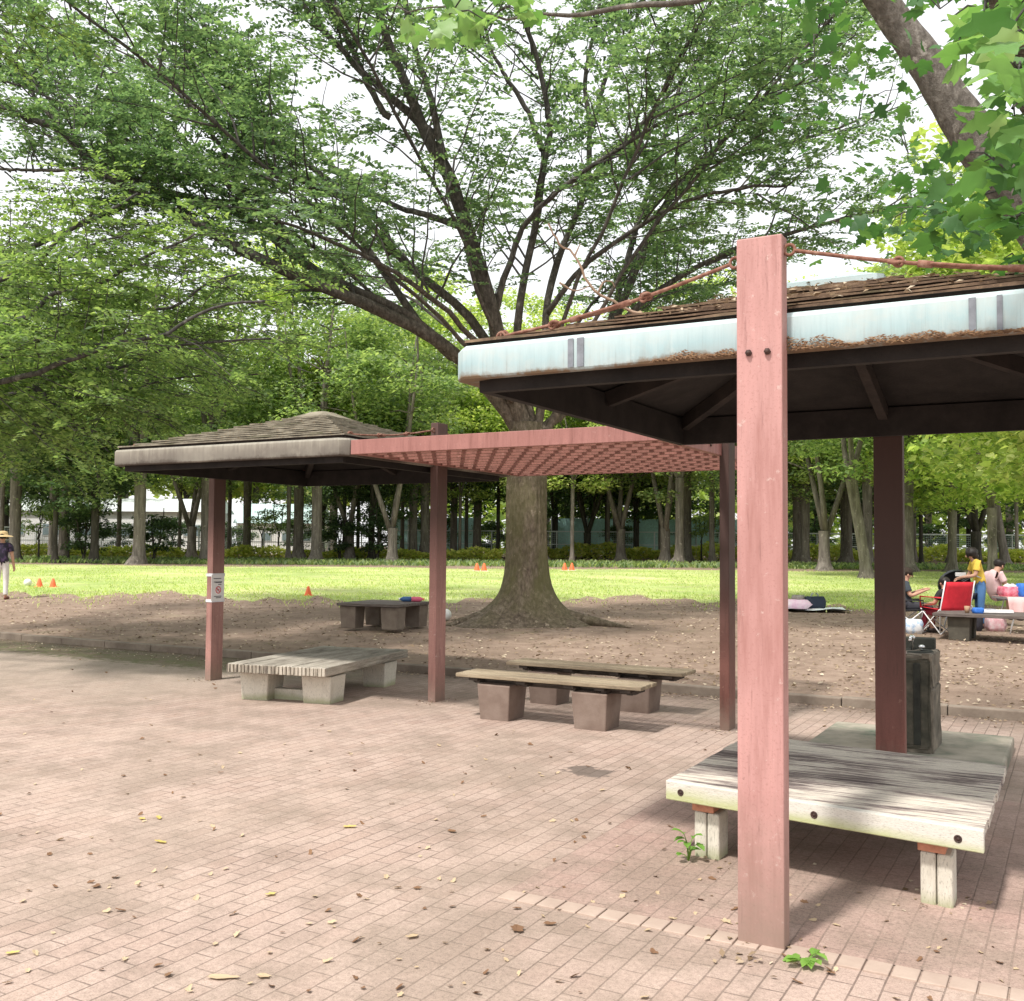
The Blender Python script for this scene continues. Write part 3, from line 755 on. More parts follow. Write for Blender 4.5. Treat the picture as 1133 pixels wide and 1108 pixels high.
# near platform bench
bc = np.array([0., -1.585])
b1 = thing('platform_bench', 'bleached plank platform bench with green stained edge under the near roof', 'bench', (bc[0], bc[1], 0), 0)
hx, hy, zt = .765, .775, .385
def skew(m): m.v = [(p[0], p[1] - .135 * p[0], p[2]) for p in m.v]; return m
mb = MB(); npl = 8; wpl = (2 * hy - .055) / npl
for i in range(npl):
    y = -hy + .055 + wpl * (i + .5)
    mb.box((random.uniform(-.004, .004), y, zt - .022 + random.uniform(-.0015, .0015)), (2 * hx + random.uniform(-.008, .008), wpl - .004, .044), 0, 0, 1., .003)
skew(mb).build('tabletop', MAT['bench_top'], b1)
fb = skew(MB().box((0, -hy + .026, zt - .047), (2 * hx, .05, .098), 0, 0, 1., .005)).build('edge_board', MAT['bench_front'], b1)
skew(MB().box((0, hy - .02, zt - .07), (2 * hx - .1, .05, .05))).build('rear_rail', MAT['bench_front'], b1)
for x in (-.68, .02, .66):
    m = MB(); m.tube([(x, -hy + .0005, zt - .05), (x, -hy + .012, zt - .05)], .014, 12); m.ring((x, -hy + .001, zt - .05), (0, 1, 0), .014, .004); skew(m).build('bolt', MAT['bolt'], fb)
for sx in (-1, 1):
    for sy in (-1, 1):
        x = sx * .56; y = sy * .60 if sy > 0 else -.62
        m = MB()
        for q in (-1, 1): tapered_leg(m, x + q * .036, y, .068, .16, .235, 1.0)
        lg = skew(m).build('leg', MAT['leg_white'], b1)
        skew(MB().box((x - .02, y - .02, .262), (.12, .13, .05), 0, 0, 1., .004)).build('shim', MAT['shim'], lg)
    MB().box((sx * .56 + .015, .06, .272), (.05, 1.25, .03)).build('cross_bearer', MAT['rafter'], b1)

# far platform bench under the left roof
b2 = thing('platform_bench', 'grey plank platform bench on white block legs under the far roof', 'bench', (-6.13, 1.50, 0), .19)
mb = MB(); hx2, hy2 = .565, 1.0; npl = 6; wp = 2 * hx2 / npl; z2 = .385
for i in range(npl):
    mb.box((-hx2 + wp * (i + .5), random.uniform(-.006, .006), z2 - .045 + random.uniform(-.003, .003)), (wp - .008, 2 * hy2, .09), 0, 0, 1., .008)
mb.build('tabletop', MAT['bench2_top'], b2)
mb = MB()
for i in range(26):
    x = -hx2 + .02 + (2 * hx2 - .04) * i / 25
    mb.box((x, -hy2 - .004, z2 - .045), (.034, .02, .082 + random.uniform(-.006, .004)), 0, 0, 1., .003)
mb.build('end_board', MAT['bench2_end'], b2)
for sx, sy in ((-1, -1), (1, -1), (1, 1), (-1, 1)):
    m = MB(); tapered_leg(m, sx * .36, sy * .66 , .30 if sy < 0 else .26, .30, .275, 1.12); m.build('leg', MAT['leg_white'], b2)
MB().box((0, -.62, .05), (.42, .12, .12), 0, 0, 1., .01).build('foot_beam', MAT['leg_white'], b2)
MB().box((0, .2, .282), (.9, .1, .02)).build('cross_bearer', MAT['shim'], b2)

# two slatted benches under the trellis
def slat_bench(name, label, x0, x1, yf, rot=0):
    L = x1 - x0; b = thing(name, label, 'bench', ((x0 + x1) / 2, yf + .19, 0), rot)
    for y in (-.14, .0, .14):
        MB().box((random.uniform(-.01, .01), y, .397), (L, .115, .035), 0, 0, 1., .006).build('slat', MAT['slat_tan'], b)
    for x in (-L * .40, -L * .13, L * .13, L * .29, L * .42):
        MB().box((x, 0, .366), (.09, .36, .026)).box((x + .03, 0, .345), (.05, .30, .03)).build('bracket', MAT['iron_dark'], b)
    MB().box((.0, 0, .335), (L * .88, .09, .03)).build('rail', MAT['iron_dark'], b)
    for x in (-L * .285, L * .235):
        m = MB(); tapered_leg(m, x, 0, .30, .30, .325, 1.16); m.build('leg', MAT['leg_brown'], b)
    return b
slat_bench('slatted_bench', 'front one of two tan slatted benches under the red trellis', -4.0, -2.14, .82)
slat_bench('slatted_bench', 'rear tan slatted bench under the red trellis, beside the kerb', -4.07, -2.16, 1.92)

# low table out on the soil, with two bottles on it
ft = thing('low_table', 'low dark plank table on grey stone block legs beside the big tree', 'table', (-9.40, 7.10, terrain(-9.40, 7.10)), .10)
mb = MB()
for i in range(6): mb.box((0, -.50 + .2 * i, .385 + random.uniform(-.003, .003)), (1.2, .193, .05), 0, 0, 1., .008)
mb.build('tabletop', MAT['stone_table'], ft)
for sx, sy in ((-1, -1), (1, -1), (1, 1), (-1, 1)):
    m = MB(); tapered_leg(m, sx * .40, sy * .40, .28, .28, .355, 1.14); m.build('leg', MAT['stone_leg'], ft)
zt_ = terrain(-9.40, 7.10) + .41
def bottle(label, x, y, z, body, cap, ang, r=.042, L=.24):
    b = thing('drink_bottle', label, 'bottle', (x, y, z), ang)
    prof = [(.0, 0), (r * .9, 0), (r, .012), (r, L * .62), (r * .85, L * .72), (r * .42, L * .86), (r * .4, L * .9)]
    m = MB(); m.lathe(prof, (0, 0, 0), 14)
    m.v = [(p[2] - L / 2, p[1], p[0] + r) for p in m.v]; m.build('body', body, b)
    m = MB(); m.lathe([(r * .5, L * .88), (r * .5, L * 1.0), (0, L * 1.0)], (0, 0, 0), 12)
    m.v = [(p[2] - L / 2, p[1], p[0] + r) for p in m.v]; m.build('cap', cap, b)
PL = {}
def pl(name, c, rough=.6, var=.1):
    if name not in PL: PL[name] = plain(name, c, rough, var)
    return PL[name]
bottle('dark blue bottle lying on the low table', -9.20, 7.42, zt_, pl('blue_plastic', (.05, .12, .28)), pl('white_plastic', (.75, .75, .75)), PI + .5, .045, .22)
bottle('pink red bottle lying on the low table', -8.98, 7.50, zt_, pl('pink_plastic', (.62, .12, .20)), pl('orange_plastic', (.75, .22, .12)), .5, .045, .22)

# picnic table on the right
pz = terrain(-.2, 10.4)
pt_ = thing('low_table', 'low dark table on one stone leg in front of the picnickers', 'table', (.25, 10.6, pz), -.03)
mb = MB()
for i in range(4): mb.box((0, -.42 + .28 * i, .385 + random.uniform(-.002, .002)), (2.3, .272, .05), 0, 0, 1., .006)
mb.build('tabletop', MAT['stone_table'], pt_)
for x, y in ((-.78, -.30), (.75, -.30), (-.78, .3), (.75, .3)):
    m = MB(); tapered_leg(m, x, y, .30, .28, .355, 1.12); m.build('leg', speckled('dark_stone_leg', (.05, .045, .035), (.10, .09, .07), 5), pt_)

# ------------------------------------------------------------------ drinking fountain on its slab
sl = MB().box((-.04, 1.08, .035), (1.4, 1.62, .13), 0, 0, 1., .02).build('stone_slab', MAT['slab'])
tag(sl, 'green stained stone slab beneath the drinking fountain', 'slab')
fo = thing('drinking_fountain', 'rough granite drinking fountain with chrome tap behind the brown post', 'fountain', (.0, 1.03, .1))
def rough_block(mb, c, size, amp, mi=0):
    bm = bmesh.new(); bmesh.ops.create_cube(bm, size=1)
    bmesh.ops.bevel(bm, geom=bm.edges[:], offset=.05, segments=1, affect='EDGES')
    bmesh.ops.subdivide_edges(bm, edges=bm.edges[:], cuts=4, use_grid_fill=True)
    bm.verts.ensure_lookup_table(); vs = []
    for v in bm.verts:
        k = Vector((random.uniform(-1, 1), random.uniform(-1, 1), random.uniform(-1, 1))) * amp
        vs.append((c[0] + v.co.x * size[0] + k.x, c[1] + v.co.y * size[1] + k.y, c[2] + v.co.z * size[2] + k.z))
    fs = [tuple(v.index for v in f.verts) for f in bm.faces]; bm.free(); mb.add(vs, fs, mi)
m = MB(); rough_block(m, (0, 0, .23), (.36, .54, .50), .006); m.build('lower_block', MAT['granite'], fo)
m = MB(); rough_block(m, (0, 0, .60), (.355, .53, .25), .006); m.build('upper_block', MAT['granite'], fo)
m = MB(); m.box((.075, -.283, .36), (.05, .02, .60), 0, 0, 1., .006); m.build('drain_groove', MAT['granite_dark'], fo)
m = MB(); rough_block(m, (.0, -.268, .36), (.33, .03, .66), .004); m.build('wet_face', speckled('mossy_wet_granite', (.035, .037, .028), (.085, .08, .06), 9, .85, (.15, .13, .10), .5, 40), fo)
m = MB(); m.lathe([(.165, .726), (.155, .735), (.13, .729), (.10, .7265), (0, .7262)], (0, -.02, 0), 20); m.build('basin', MAT['granite_dark'], fo)
m = MB(); m.box((.0, .2, .77), (.30, .10, .09), 0, 0, 1., .01); m.build('backstone', MAT['granite_dark'], fo)
m = MB(); m.tube([(.0, .06, .72), (.0, .06, .80), (.0, .02, .835), (.0, -.04, .83), (0, -.06, .80)], .013, 10); m.ball((0, .06, .82), .022); m.build('spout', MAT['steel'], fo)
m = MB(); m.ball((.07, .04, .755), (.026, .026, .018)); m.tube([(.07, .04, .725), (.07, .04, .75)], .012, 10); m.box((-.02, -.255, .735), (.05, .03, .02)); m.build('tap_button', MAT['steel'], fo)
m = MB(); m.box((.135, -.268, .715), (.05, .02, .035)); m.build('overflow_lip', MAT['granite'], fo)

# ------------------------------------------------------------------ small plants on the plaza
def weed(name, label, loc, n, h, spread, size):
    t = thing(name, label, 'weed', loc)
    P = []; st = MB()
    for i in range(n):
        a = random.uniform(0, 2 * PI); r = spread * random.uniform(.2, 1); z = h * random.uniform(.25, 1)
        P.append((r * math.cos(a), r * math.sin(a), z)); st.tube([(0, 0, 0), (r * .4 * math.cos(a), r * .4 * math.sin(a), z * .7), P[-1]], [.003, .0025, .0015], 5)
    st.build('stem', MAT['leaf_weed'], t)
    for p in P:
        for q in range(2):
            a = math.atan2(p[1], p[0]) + random.uniform(-1., 1.); sz = size * random.uniform(.7, 1.2)
            d = np.array([math.cos(a), math.sin(a), random.uniform(-.2, .4)]); d /= np.linalg.norm(d); s_ = norm(np.cross(d, ZUP)); b = np.array(p)
            m = MB(); m.add([b, b + d * sz * .3 + s_ * sz * .28 + ZUP * .006, b + d * sz * .7 + s_ * sz * .27 + ZUP * .004, b + d * sz - ZUP * sz * .15, b + d * sz * .7 - s_ * sz * .27 + ZUP * .004, b + d * sz * .3 - s_ * sz * .28 + ZUP * .006, b + d * sz * .5],
                            [(0, 1, 6), (1, 2, 6), (2, 3, 6), (3, 4, 6), (4, 5, 6), (5, 0, 6)]); m.build('leaf', MAT['leaf_weed'], t)
weed('weed_plant', 'small leafy weed growing beside the near bench leg', (-.625, -2.30, 0), 8, .15, .045, .058)
weed('weed_plant', 'small green weed in the bricks beside the foot of the near red post', (.20, -3.29, 0), 8, .035, .06, .06)

# ------------------------------------------------------------------ fallen leaves on the bricks
def fallen_leaf_mesh(k):
    rnd = random.Random(k); lob = rnd.choice([3, 5, 5, 2]); V = []; n = 14
    for i in range(n):
        q = 2 * PI * i / n; r = .5 * (.62 + .38 * abs(math.cos(q * lob / 2))) * rnd.uniform(.85, 1.1)
        x = r * math.cos(q); y = r * math.sin(q) * rnd.uniform(.5, .8)
        V.append((x, y, .16 * abs(y) * rnd.uniform(.6, 1.8) + .22 * x * x * rnd.uniform(.3, 1.5) + .01))
    c = (0, 0, .012)
    me = bpy.data.meshes.new('fallen_leaf'); me.from_pydata([c] + V, [], [(0, i + 1, (i + 1) % n + 1) for i in range(n)]); me.update()
    return me
LM = {}
for mk in ('dry_tan', 'dry_brown', 'yellow_leaf'):
    for k in range(5):
        me = fallen_leaf_mesh(k + 10 * len(mk)); me.materials.append(MAT[mk]); LM[mk, k] = me
def put_leaf(mk, k, x, y, sz, rz, label, group=None, tilt=.12):
    o = bpy.data.objects.new('fallen_leaf', LM[mk, k]); COL.objects.link(o)
    o.location = (x, y, .006); o.rotation_euler = (random.uniform(-tilt, tilt), random.uniform(-tilt, tilt), rz); o.scale = (sz,) * 3
    return tag(o, label, 'leaf', group)
def gp(px, py):
    v = FWD + CR * (px - 566.5) / F_PX - CU * (py - 554) / F_PX; t = -CAM[2] / v[2]; return CAM + t * v
for px, py, sz, mk, lab in ((387, 916, .075, 'yellow_leaf', 'bright yellow fallen leaf, rightmost of the yellow leaves on the bricks'),
        (178, 933, .075, 'yellow_leaf', 'yellow fallen leaf just below a pair of yellow leaves on the bricks'),
        (157, 907, .05, 'yellow_leaf', 'left one of a pair of small yellow leaves on the bricks'),
        (176, 906, .06, 'yellow_leaf', 'right one of a pair of small yellow leaves on the bricks'),
        (456, 1038, .07, 'dry_tan', 'pale cream fallen leaf near the lower middle of the brick plaza'),
        (299, 991, .06, 'yellow_leaf', 'pale yellow green leaf alone on the foreground bricks'),
        (107, 982, .06, 'dry_brown', 'dark curled leaf standing up on the left foreground bricks'),
        (500, 921, .07, 'dry_brown', 'brown crumpled leaf beside brick seam left of the near bench'),
        (246, 1083, .13, 'dry_tan', 'long tan piece of bark or leaf at the bottom edge of the plaza'),
        (292, 1082, .065, 'dry_tan', 'tan curled leaf beside the long tan piece at the bottom edge'),
        (14, 1056, .05, 'yellow_leaf', 'yellowish twig leaf at the left foreground edge'),
        (572, 1030, .09, 'dry_brown', 'wide brown leaf, left of two on the bricks in front of the near post'),
        (608, 1024, .06, 'dry_brown', 'reddish brown leaf, right of two on the bricks in front of the near post'),
        (803, 1021, .06, 'dry_tan', 'tan leaf on the bricks at the left foot of the near post')):
    p = gp(px, py); o = put_leaf(mk, random.randrange(5), p[0], p[1], sz, random.uniform(0, 6.28), lab)
    if lab.startswith('long tan'): o.scale = (.14, .075, .05); o.rotation_euler = (0, 0, YAW)
used = 0
while used < 285:
    py = 730 + 378 * random.random() ** 1.1; px = random.uniform(-40, 1170); p = gp(px, py)
    if p[1] > 3.25 or (-.9 < p[0] < .9 and -2.5 < p[1] < 2.0) or (-6.9 < p[0] < -5.3 and .3 < p[1] < 2.7) or (-4.1 < p[0] < -2.1 and .7 < p[1] < 2.3): continue
    dd = depth(p[0], p[1]); sz = random.uniform(.022, .05) * (1 + .05 * max(0, dd - 4))
    put_leaf(random.choice(['dry_tan'] * 3 + ['dry_brown'] * 2), random.randrange(5), p[0], p[1], sz, random.uniform(0, 6.28),
             'small dry brown or tan leaf lying loose on the brick plaza', 'dry leaves scattered on the brick plaza', .5); used += 1

# ------------------------------------------------------------------ trees
def d_of(px, py):
    """depth of a ground contact seen at px, py on the sloping soil"""
    dy = py - (605.06 + .008 * (px - 566.5)); return F_PX * 1.6 / (dy + .012 * F_PX)

def grow(limbs, ds, sub_len, twig_step, twig_len, leaf_step, leaf_size, start=.25, flat=.4, upb=.12, droop=.12, seed=0, org=(0, 0, 0), subr=.02, spread=.8, clump=None):
    """side branches with flat sprays of leaves; returns branch MB and leaf quads"""
    rs = np.random.default_rng(seed); mb = MB(org); P = []; D = []; N = []; SZ = []
    for path, r0, r1 in limbs:
        seg = np.linalg.norm(np.diff(path, axis=0), axis=1); cum = np.concatenate([[0], np.cumsum(seg)]); L = cum[-1]
        s = start * L
        while s < L * 1.001:
            i = min(len(path) - 2, np.searchsorted(cum, s, 'right') - 1); f = (s - cum[i]) / max(seg[i], 1e-6)
            p = path[i] * (1 - f) + path[i + 1] * f; t = norm(path[i + 1] - path[i])
            v = rs.normal(0, 1, 3); v -= t * (v @ t); v = norm(v); v[2] *= .7
            d = norm(t * .55 + v * spread + ZUP * upb)
            l = sub_len * (1 - .45 * s / L) * rs.uniform(.55, 1.25)
            k = max(4, int(l / .35)); q = np.linspace(0, 1, k + 1)
            wob = np.cumsum(rs.normal(0, .045 * l / k * 2, (k + 1, 3)), 0); wob[0] = 0
            sub = p + np.outer(q * l, d) - np.outer(q ** 2 * l * droop, ZUP) + wob
            rb = min(subr * (l / 2.) , (r0 + (r1 - r0) * s / L) * .7)
            mb.tube(sub, np.linspace(rb, .005, k + 1), 5, cap=False)
            m = max(2, int(l / twig_step)); sg = 1
            for j in range(m):
                qq = .15 + .85 * (j + rs.uniform(0, 1)) / m; x = qq * k; a = min(k - 1, int(x)); pp = sub[a] + (sub[a + 1] - sub[a]) * (x - a)
                td = norm(sub[a + 1] - sub[a]); side = norm(np.cross(td, ZUP)); sg = -sg
                w = td * .65 + side * sg * rs.uniform(.4, 1.) + rs.normal(0, .15, 3); w[2] *= flat; w = norm(w)
                if clump is not None and math.sin(pp[0] * 1.9 + 1) + math.sin(pp[1] * 1.7 + .6 * pp[0]) + math.sin(pp[2] * 2.3 + .8 * pp[1]) + rs.normal(0, .35) < (clump if np.isscalar(clump) else clump[0] if (-3.6 < (pp - clump[2]) @ RIGHT < 7.5 and pp[2] > 7.2) else clump[1]): continue
                tl = twig_len * rs.uniform(.55, 1.25); c = max(3, int(tl / leaf_step)); e = np.linspace(.1, 1, c)
                nrm = norm(ZUP + rs.normal(0, .28, 3))
                base = pp + np.outer(e * tl, w) - np.outer(e ** 2 * tl * .18, ZUP)
                sd = norm(np.cross(w, nrm))
                if rs.random() < .45: mb.tube([pp, base[c // 2], base[-1]], [.006, .004, .002], 3, cap=False)
                for s2 in (-1, 1):
                    P.append(base + rs.normal(0, .012, base.shape)); D.append(w * .55 + sd * s2 * .85 + rs.normal(0, .22, base.shape)); N.append(nrm + rs.normal(0, .30, base.shape))
                    SZ.append(leaf_size * rs.uniform(.7, 1.25, c))
            s += ds * rs.uniform(.6, 1.4)
    P = np.concatenate(P) - np.array(org); D = np.concatenate(D); N = norm(np.concatenate(N)); SZ = np.concatenate(SZ)
    return mb, (P, D, N, SZ)

def limb(pts, r0, r1, n=26): return (smooth_path([at(*p) for p in pts], n), r0, r1)

# --- the great zelkova behind the trellis
TB = at_ground(585, 18.9); tb0 = TB.copy()
zk = thing('zelkova_tree', 'great spreading zelkova with mossy flared trunk standing behind the red trellis', 'tree', TB)
def trunk_mesh(mb, base, top, r_base, r_mid, r_top, lobes, zf=1.0, nseg=40, nring=30, seed=3):
    rs = random.Random(seed); ph = [rs.uniform(0, 6.28) for _ in range(4)]; vs = []; fs = []
    for i in range(nring):
        t = (i / (nring - 1)) ** 1.5; z = -.12 + (top[2] - base[2] + .12) * t
        c = base + (top - base) * max(0, t); c = np.array([c[0], c[1], base[2] + z])
        fl = math.exp(-max(0, z) / (.34 * zf)); up = max(0, t - .55) / .45
        r = r_mid + (r_base - r_mid) * fl + (r_top - r_mid) * up ** (1.6 if r_top > r_mid else 6)
        for j in range(nseg):
            q = 2 * PI * j / nseg
            lob = sum(abs(math.cos((q - a) / 2)) ** 22 * w for a, w in lobes)
            rr = r * (1 + .035 * math.sin(3 * q + ph[0] + z) + .025 * math.sin(7 * q + ph[1] - z * 1.4) + (.022 * math.sin(17 * q + 1.3 * math.sin(z * 2.1) + ph[2]) * math.sin(z * 1.7 + 3 * q) + .016 * math.sin(29 * q - z * 1.1 + ph[3]) + rs.uniform(-.008, .008)) * (nseg > 60) + .012 * math.sin(15 * q + z * 4)) + lob * fl ** 1.3 * r_base * .9
            vs.append((c[0] + rr * math.cos(q), c[1] + rr * math.sin(q), c[2] - .10 * (lob > .2) * fl))
    for i in range(nring - 1):
        for j in range(nseg):
            k = (j + 1) % nseg; fs.append((i * nseg + j, i * nseg + k, (i + 1) * nseg + k, (i + 1) * nseg + j))
    mb.add(vs, fs, 0, True)
ang = lambda deg: YAW + math.radians(deg)      # 0 = to the right of the photo, -90 = towards the viewer
lobes = [(ang(-168), 1.), (ang(-135), .8), (ang(-95), .35), (ang(-50), .7), (ang(-20), .95), (ang(35), .8), (ang(110), .8), (ang(160), .6)]
mb = MB(TB); topc = at(583, 468, 18.9)
trunk_mesh(mb, TB, topc, .66, .365, .27, lobes, 1., 110, 60)
def root(a, L, r, bend=0):
    pts = []
    for q in np.linspace(0, 1, 10):
        l = .45 + L * q; an = a + bend * q
        x = TB[0] + l * math.cos(an); y = TB[1] + l * math.sin(an); pts.append((x, y, soil_z(x, y) + r * (1 - q) * .9 - .01 * q))
    mb.tube(pts, np.linspace(r, .02, 10), 8)
for a, L, r, b in ((-170, 1.4, .17, .2), (-138, 1.1, .16, -.3), (-95, .6, .10, .2), (-60, .8, .10, .3), (-22, 1.9, .15, -.15), (-35, 1.0, .12, -.3), (30, 1.2, .14, .2), (105, 1., .14, 0), (160, 1.2, .13, .1)): root(ang(a), L * .85, r * 1.15, b)
mb.build('trunk', MAT['bark'], zk)
z0 = 18.9
LIMBS = [
 # the near upright limb and its fork
 ([(583, 474, z0), (560, 410, z0 - .2), (548, 345, z0 - .5), (520, 255, z0 - 1.), (500, 190, z0 - 1.5), (478, 150, z0 - 1.8), (462, 100, z0 - 2.2), (440, 50, z0 - 2.5), (415, -30, z0 - 3)], .21, .06),
 ([(480, 152, z0 - 1.8), (450, 125, z0 - 1.9), (410, 90, z0 - 2.), (385, 62, z0 - 2.), (345, 20, z0 - 2.2), (300, -50, z0 - 2.4)], .085, .035),
 ([(432, 130, z0 - 2.), (395, 75, z0 - 2.2), (365, 20, z0 - 2.4), (345, -40, z0 - 2.6)], .06, .03),
 ([(492, 175, z0 - 1.7), (475, 110, z0 - 2.), (452, 40, z0 - 2.4), (440, -40, z0 - 2.7)], .07, .035),
 # big low limbs sweeping left
 ([(570, 470, z0), (503, 392, z0 - .4), (427, 347, z0 - .8), (352, 317, z0 - 1.2), (282, 287, z0 - 1.5), (221, 251, z0 - 1.7), (166, 221, z0 - 1.9), (111, 196, z0 - 2.1), (75, 156, z0 - 2.2), (30, 136, z0 - 2.3), (-40, 110, z0 - 2.4)], .165, .04),
 ([(503, 392, z0 - .4), (443, 347, z0 - .6), (352, 302, z0 - .7), (322, 282, z0 - .8), (262, 236, z0 - 1.), (216, 219, z0 - 1.1), (166, 206, z0 - 1.2), (121, 186, z0 - 1.3), (75, 151, z0 - 1.4), (30, 100, z0 - 1.4), (0, 40, z0 - 1.5)], .095, .03),
 ([(575, 465, z0 + .1), (533, 372, z0), (483, 322, z0), (433, 282, z0 - .1), (382, 226, z0 - .2), (347, 211, z0 - .3), (282, 181, z0 - .4), (252, 151, z0 - .5), (221, 91, z0 - .6), (201, 45, z0 - .6), (166, -10, z0 - .7)], .115, .03),
 ([(500, 395, z0 - .2), (468, 362, z0 + .2), (428, 302, z0 + .4), (392, 252, z0 + .6), (352, 236, z0 + .8), (302, 221, z0 + 1), (241, 196, z0 + 1.2), (191, 174, z0 + 1.4), (126, 151, z0 + 1.6), (70, 116, z0 + 1.8), (0, 70, z0 + 2)], .09, .025),
 ([(433, 282, z0 - .1), (425, 250, z0 - .3), (390, 222, z0 - .6), (347, 190, z0 - .9), (290, 150, z0 - 1.1), (250, 90, z0 - 1.3), (215, 20, z0 - 1.5)], .075, .03),
 ([(330, 290, z0 - .8), (300, 235, z0 - .9), (262, 205, z0 - 1), (240, 160, z0 - 1), (200, 110, z0 - 1.2), (170, 60, z0 - 1.3)], .06, .025),
 ([(520, 255, z0 - 1), (470, 240, z0 - .6), (430, 225, z0 - .2), (380, 195, z0 + .2), (330, 150, z0 + .5), (290, 95, z0 + .8)], .07, .025),
 # right hand uprights
 ([(585, 470, z0), (572, 400, z0 + .3), (570, 349, z0 + .4), (590, 243, z0 + .3), (600, 167, z0), (605, 137, z0 - .1), (590, 66, z0 - .3), (572, 10, z0 - .5), (560, -60, z0 - .7)], .115, .035),
 ([(595, 470, z0), (602, 400, z0 + .4), (605, 349, z0 + .6), (620, 283, z0 + .8), (648, 212, z0 + 1), (653, 147, z0 + 1.1), (646, 91, z0 + 1.2), (661, 15, z0 + 1.3), (670, -60, z0 + 1.4)], .115, .03),
 ([(653, 147, z0 + 1.1), (668, 90, z0 + 1.3), (690, 40, z0 + 1.5), (720, -20, z0 + 1.6)], .06, .03),
 ([(600, 167, z0), (575, 120, z0 - .2), (545, 70, z0 - .4), (530, 10, z0 - .6)], .06, .025),
 ([(603, 476, z0), (632, 450, z0 + .8), (668, 390, z0 + 1.6), (686, 334, z0 + 2.2), (712, 238, z0 + 3), (727, 197, z0 + 3.3), (752, 101, z0 + 3.8), (782, 51, z0 + 4), (808, -10, z0 + 4.2)], .12, .03),
 ([(668, 390, z0 + 1.6), (717, 273, z0 + 2), (747, 217, z0 + 2.2), (793, 167, z0 + 2.4), (843, 121, z0 + 2.6), (868, 96, z0 + 2.8), (905, 60, z0 + 3)], .09, .03),
 ([(548, 345, z0 - .5), (560, 300, z0 - .6), (576, 255, z0 - .9), (612, 215, z0 - 1.4), (660, 180, z0 - 1.8), (720, 140, z0 - 2.2), (790, 110, z0 - 2.6)], .07, .025),
 ([(605, 349, z0 + .6), (640, 300, z0 + .2), (700, 255, z0 - .4), (760, 225, z0 - .8), (820, 215, z0 - 1.2), (870, 215, z0 - 1.4)], .06, .022),
]
LIMBS += [
 ([(352, 302, z0 - .7), (250, 200, z0 + 1.5), (170, 120, z0 + 2.8), (90, 50, z0 + 3.6), (20, -10, z0 + 4)], .06, .02),
 ([(221, 251, z0 - 1.7), (140, 170, z0 - .6), (70, 90, z0 + .2), (0, 20, z0 + .8), (-60, -40, z0 + 1)], .05, .02),
 ([(121, 186, z0 - 1.3), (60, 190, z0 - .4), (0, 190, z0 + .2), (-60, 180, z0 + .6)], .04, .02),
 ([(605, 476, z0), (640, 415, z0 + .4), (715, 335, z0 + .6), (790, 290, z0 + .6), (870, 262, z0 + .5), (950, 240, z0 + .4), (1020, 225, z0 + .3)], .10, .025),
 ([(712, 238, z0 + 3), (770, 190, z0 + 2.6), (840, 170, z0 + 2.2), (920, 150, z0 + 1.8), (990, 120, z0 + 1.5)], .06, .02),
 ([(727, 197, z0 + 3.3), (790, 120, z0 + 3), (860, 60, z0 + 2.6), (930, 10, z0 + 2.4)], .06, .02),
 ([(648, 212, z0 + 1), (700, 150, z0 + .4), (760, 80, z0), (820, 10, z0 - .4)], .06, .02),
 ([(560, 410, z0 - .2), (500, 345, z0 - 1.6), (440, 300, z0 - 2.8), (370, 262, z0 - 3.8), (300, 240, z0 - 4.6)], .06, .02),
]
zl = [limb(([(585, 560, z0), (584, 520, z0)] + a[0]) if a[0][0][1] >= 465 else a[0], a[1], a[2], 34) for a in LIMBS]
rs = np.random.default_rng(5)
for i in range(0, 15, 2):    # limbs out of the photo's plane: towards the viewer, away and up
    a = [ang(-60), ang(-100), ang(-140), ang(-80), ang(-30), ang(20), ang(60), ang(90), ang(120), ang(150), ang(-120), ang(0), ang(40), ang(100), ang(-170)][i] + rs.uniform(-.15, .15); el = math.radians(rs.uniform(38, 66)); L = rs.uniform(7, 10.5)
    d = np.array([math.cos(a) * math.cos(el), math.sin(a) * math.cos(el), math.sin(el)]); out = np.array([math.cos(a), math.sin(a), 0])
    q = np.linspace(0, 1, 20)
    base = topc + d * .5
    zl.append((base + np.outer(q * L, d) + np.outer(q ** 2 * L * .25, out - ZUP * .35) + np.cumsum(rs.normal(0, .035, (20, 3)), 0), .045, .018))
mb = MB(TB)
for path, r0, r1 in zl:
    wob = np.cumsum(rs.normal(0, .012, path.shape), 0); wob[0] = 0
    k = len(path); mb.tube(path + wob, (r0 + (r1 - r0) * np.linspace(0, 1, k) ** .8) * (1 + rs.normal(0, .03, k)), 9)
mb.build('limbs', MAT['low_limb'], zk)
bmb, (P, D, N, SZ) = grow(zl, .20, 2.5, .145, .66, .046, .090, .40, .36, .38, .10, 21, TB, clump=(-1.0, -1.4, TB))
bmb.build('branches', MAT['limb'], zk)
link_mesh('crown', quad_mesh('crown', leaf_quads(P, D, N, SZ, .62)), MAT['leaf_zelkova'], zk)
print('zelkova leaves', len(P))

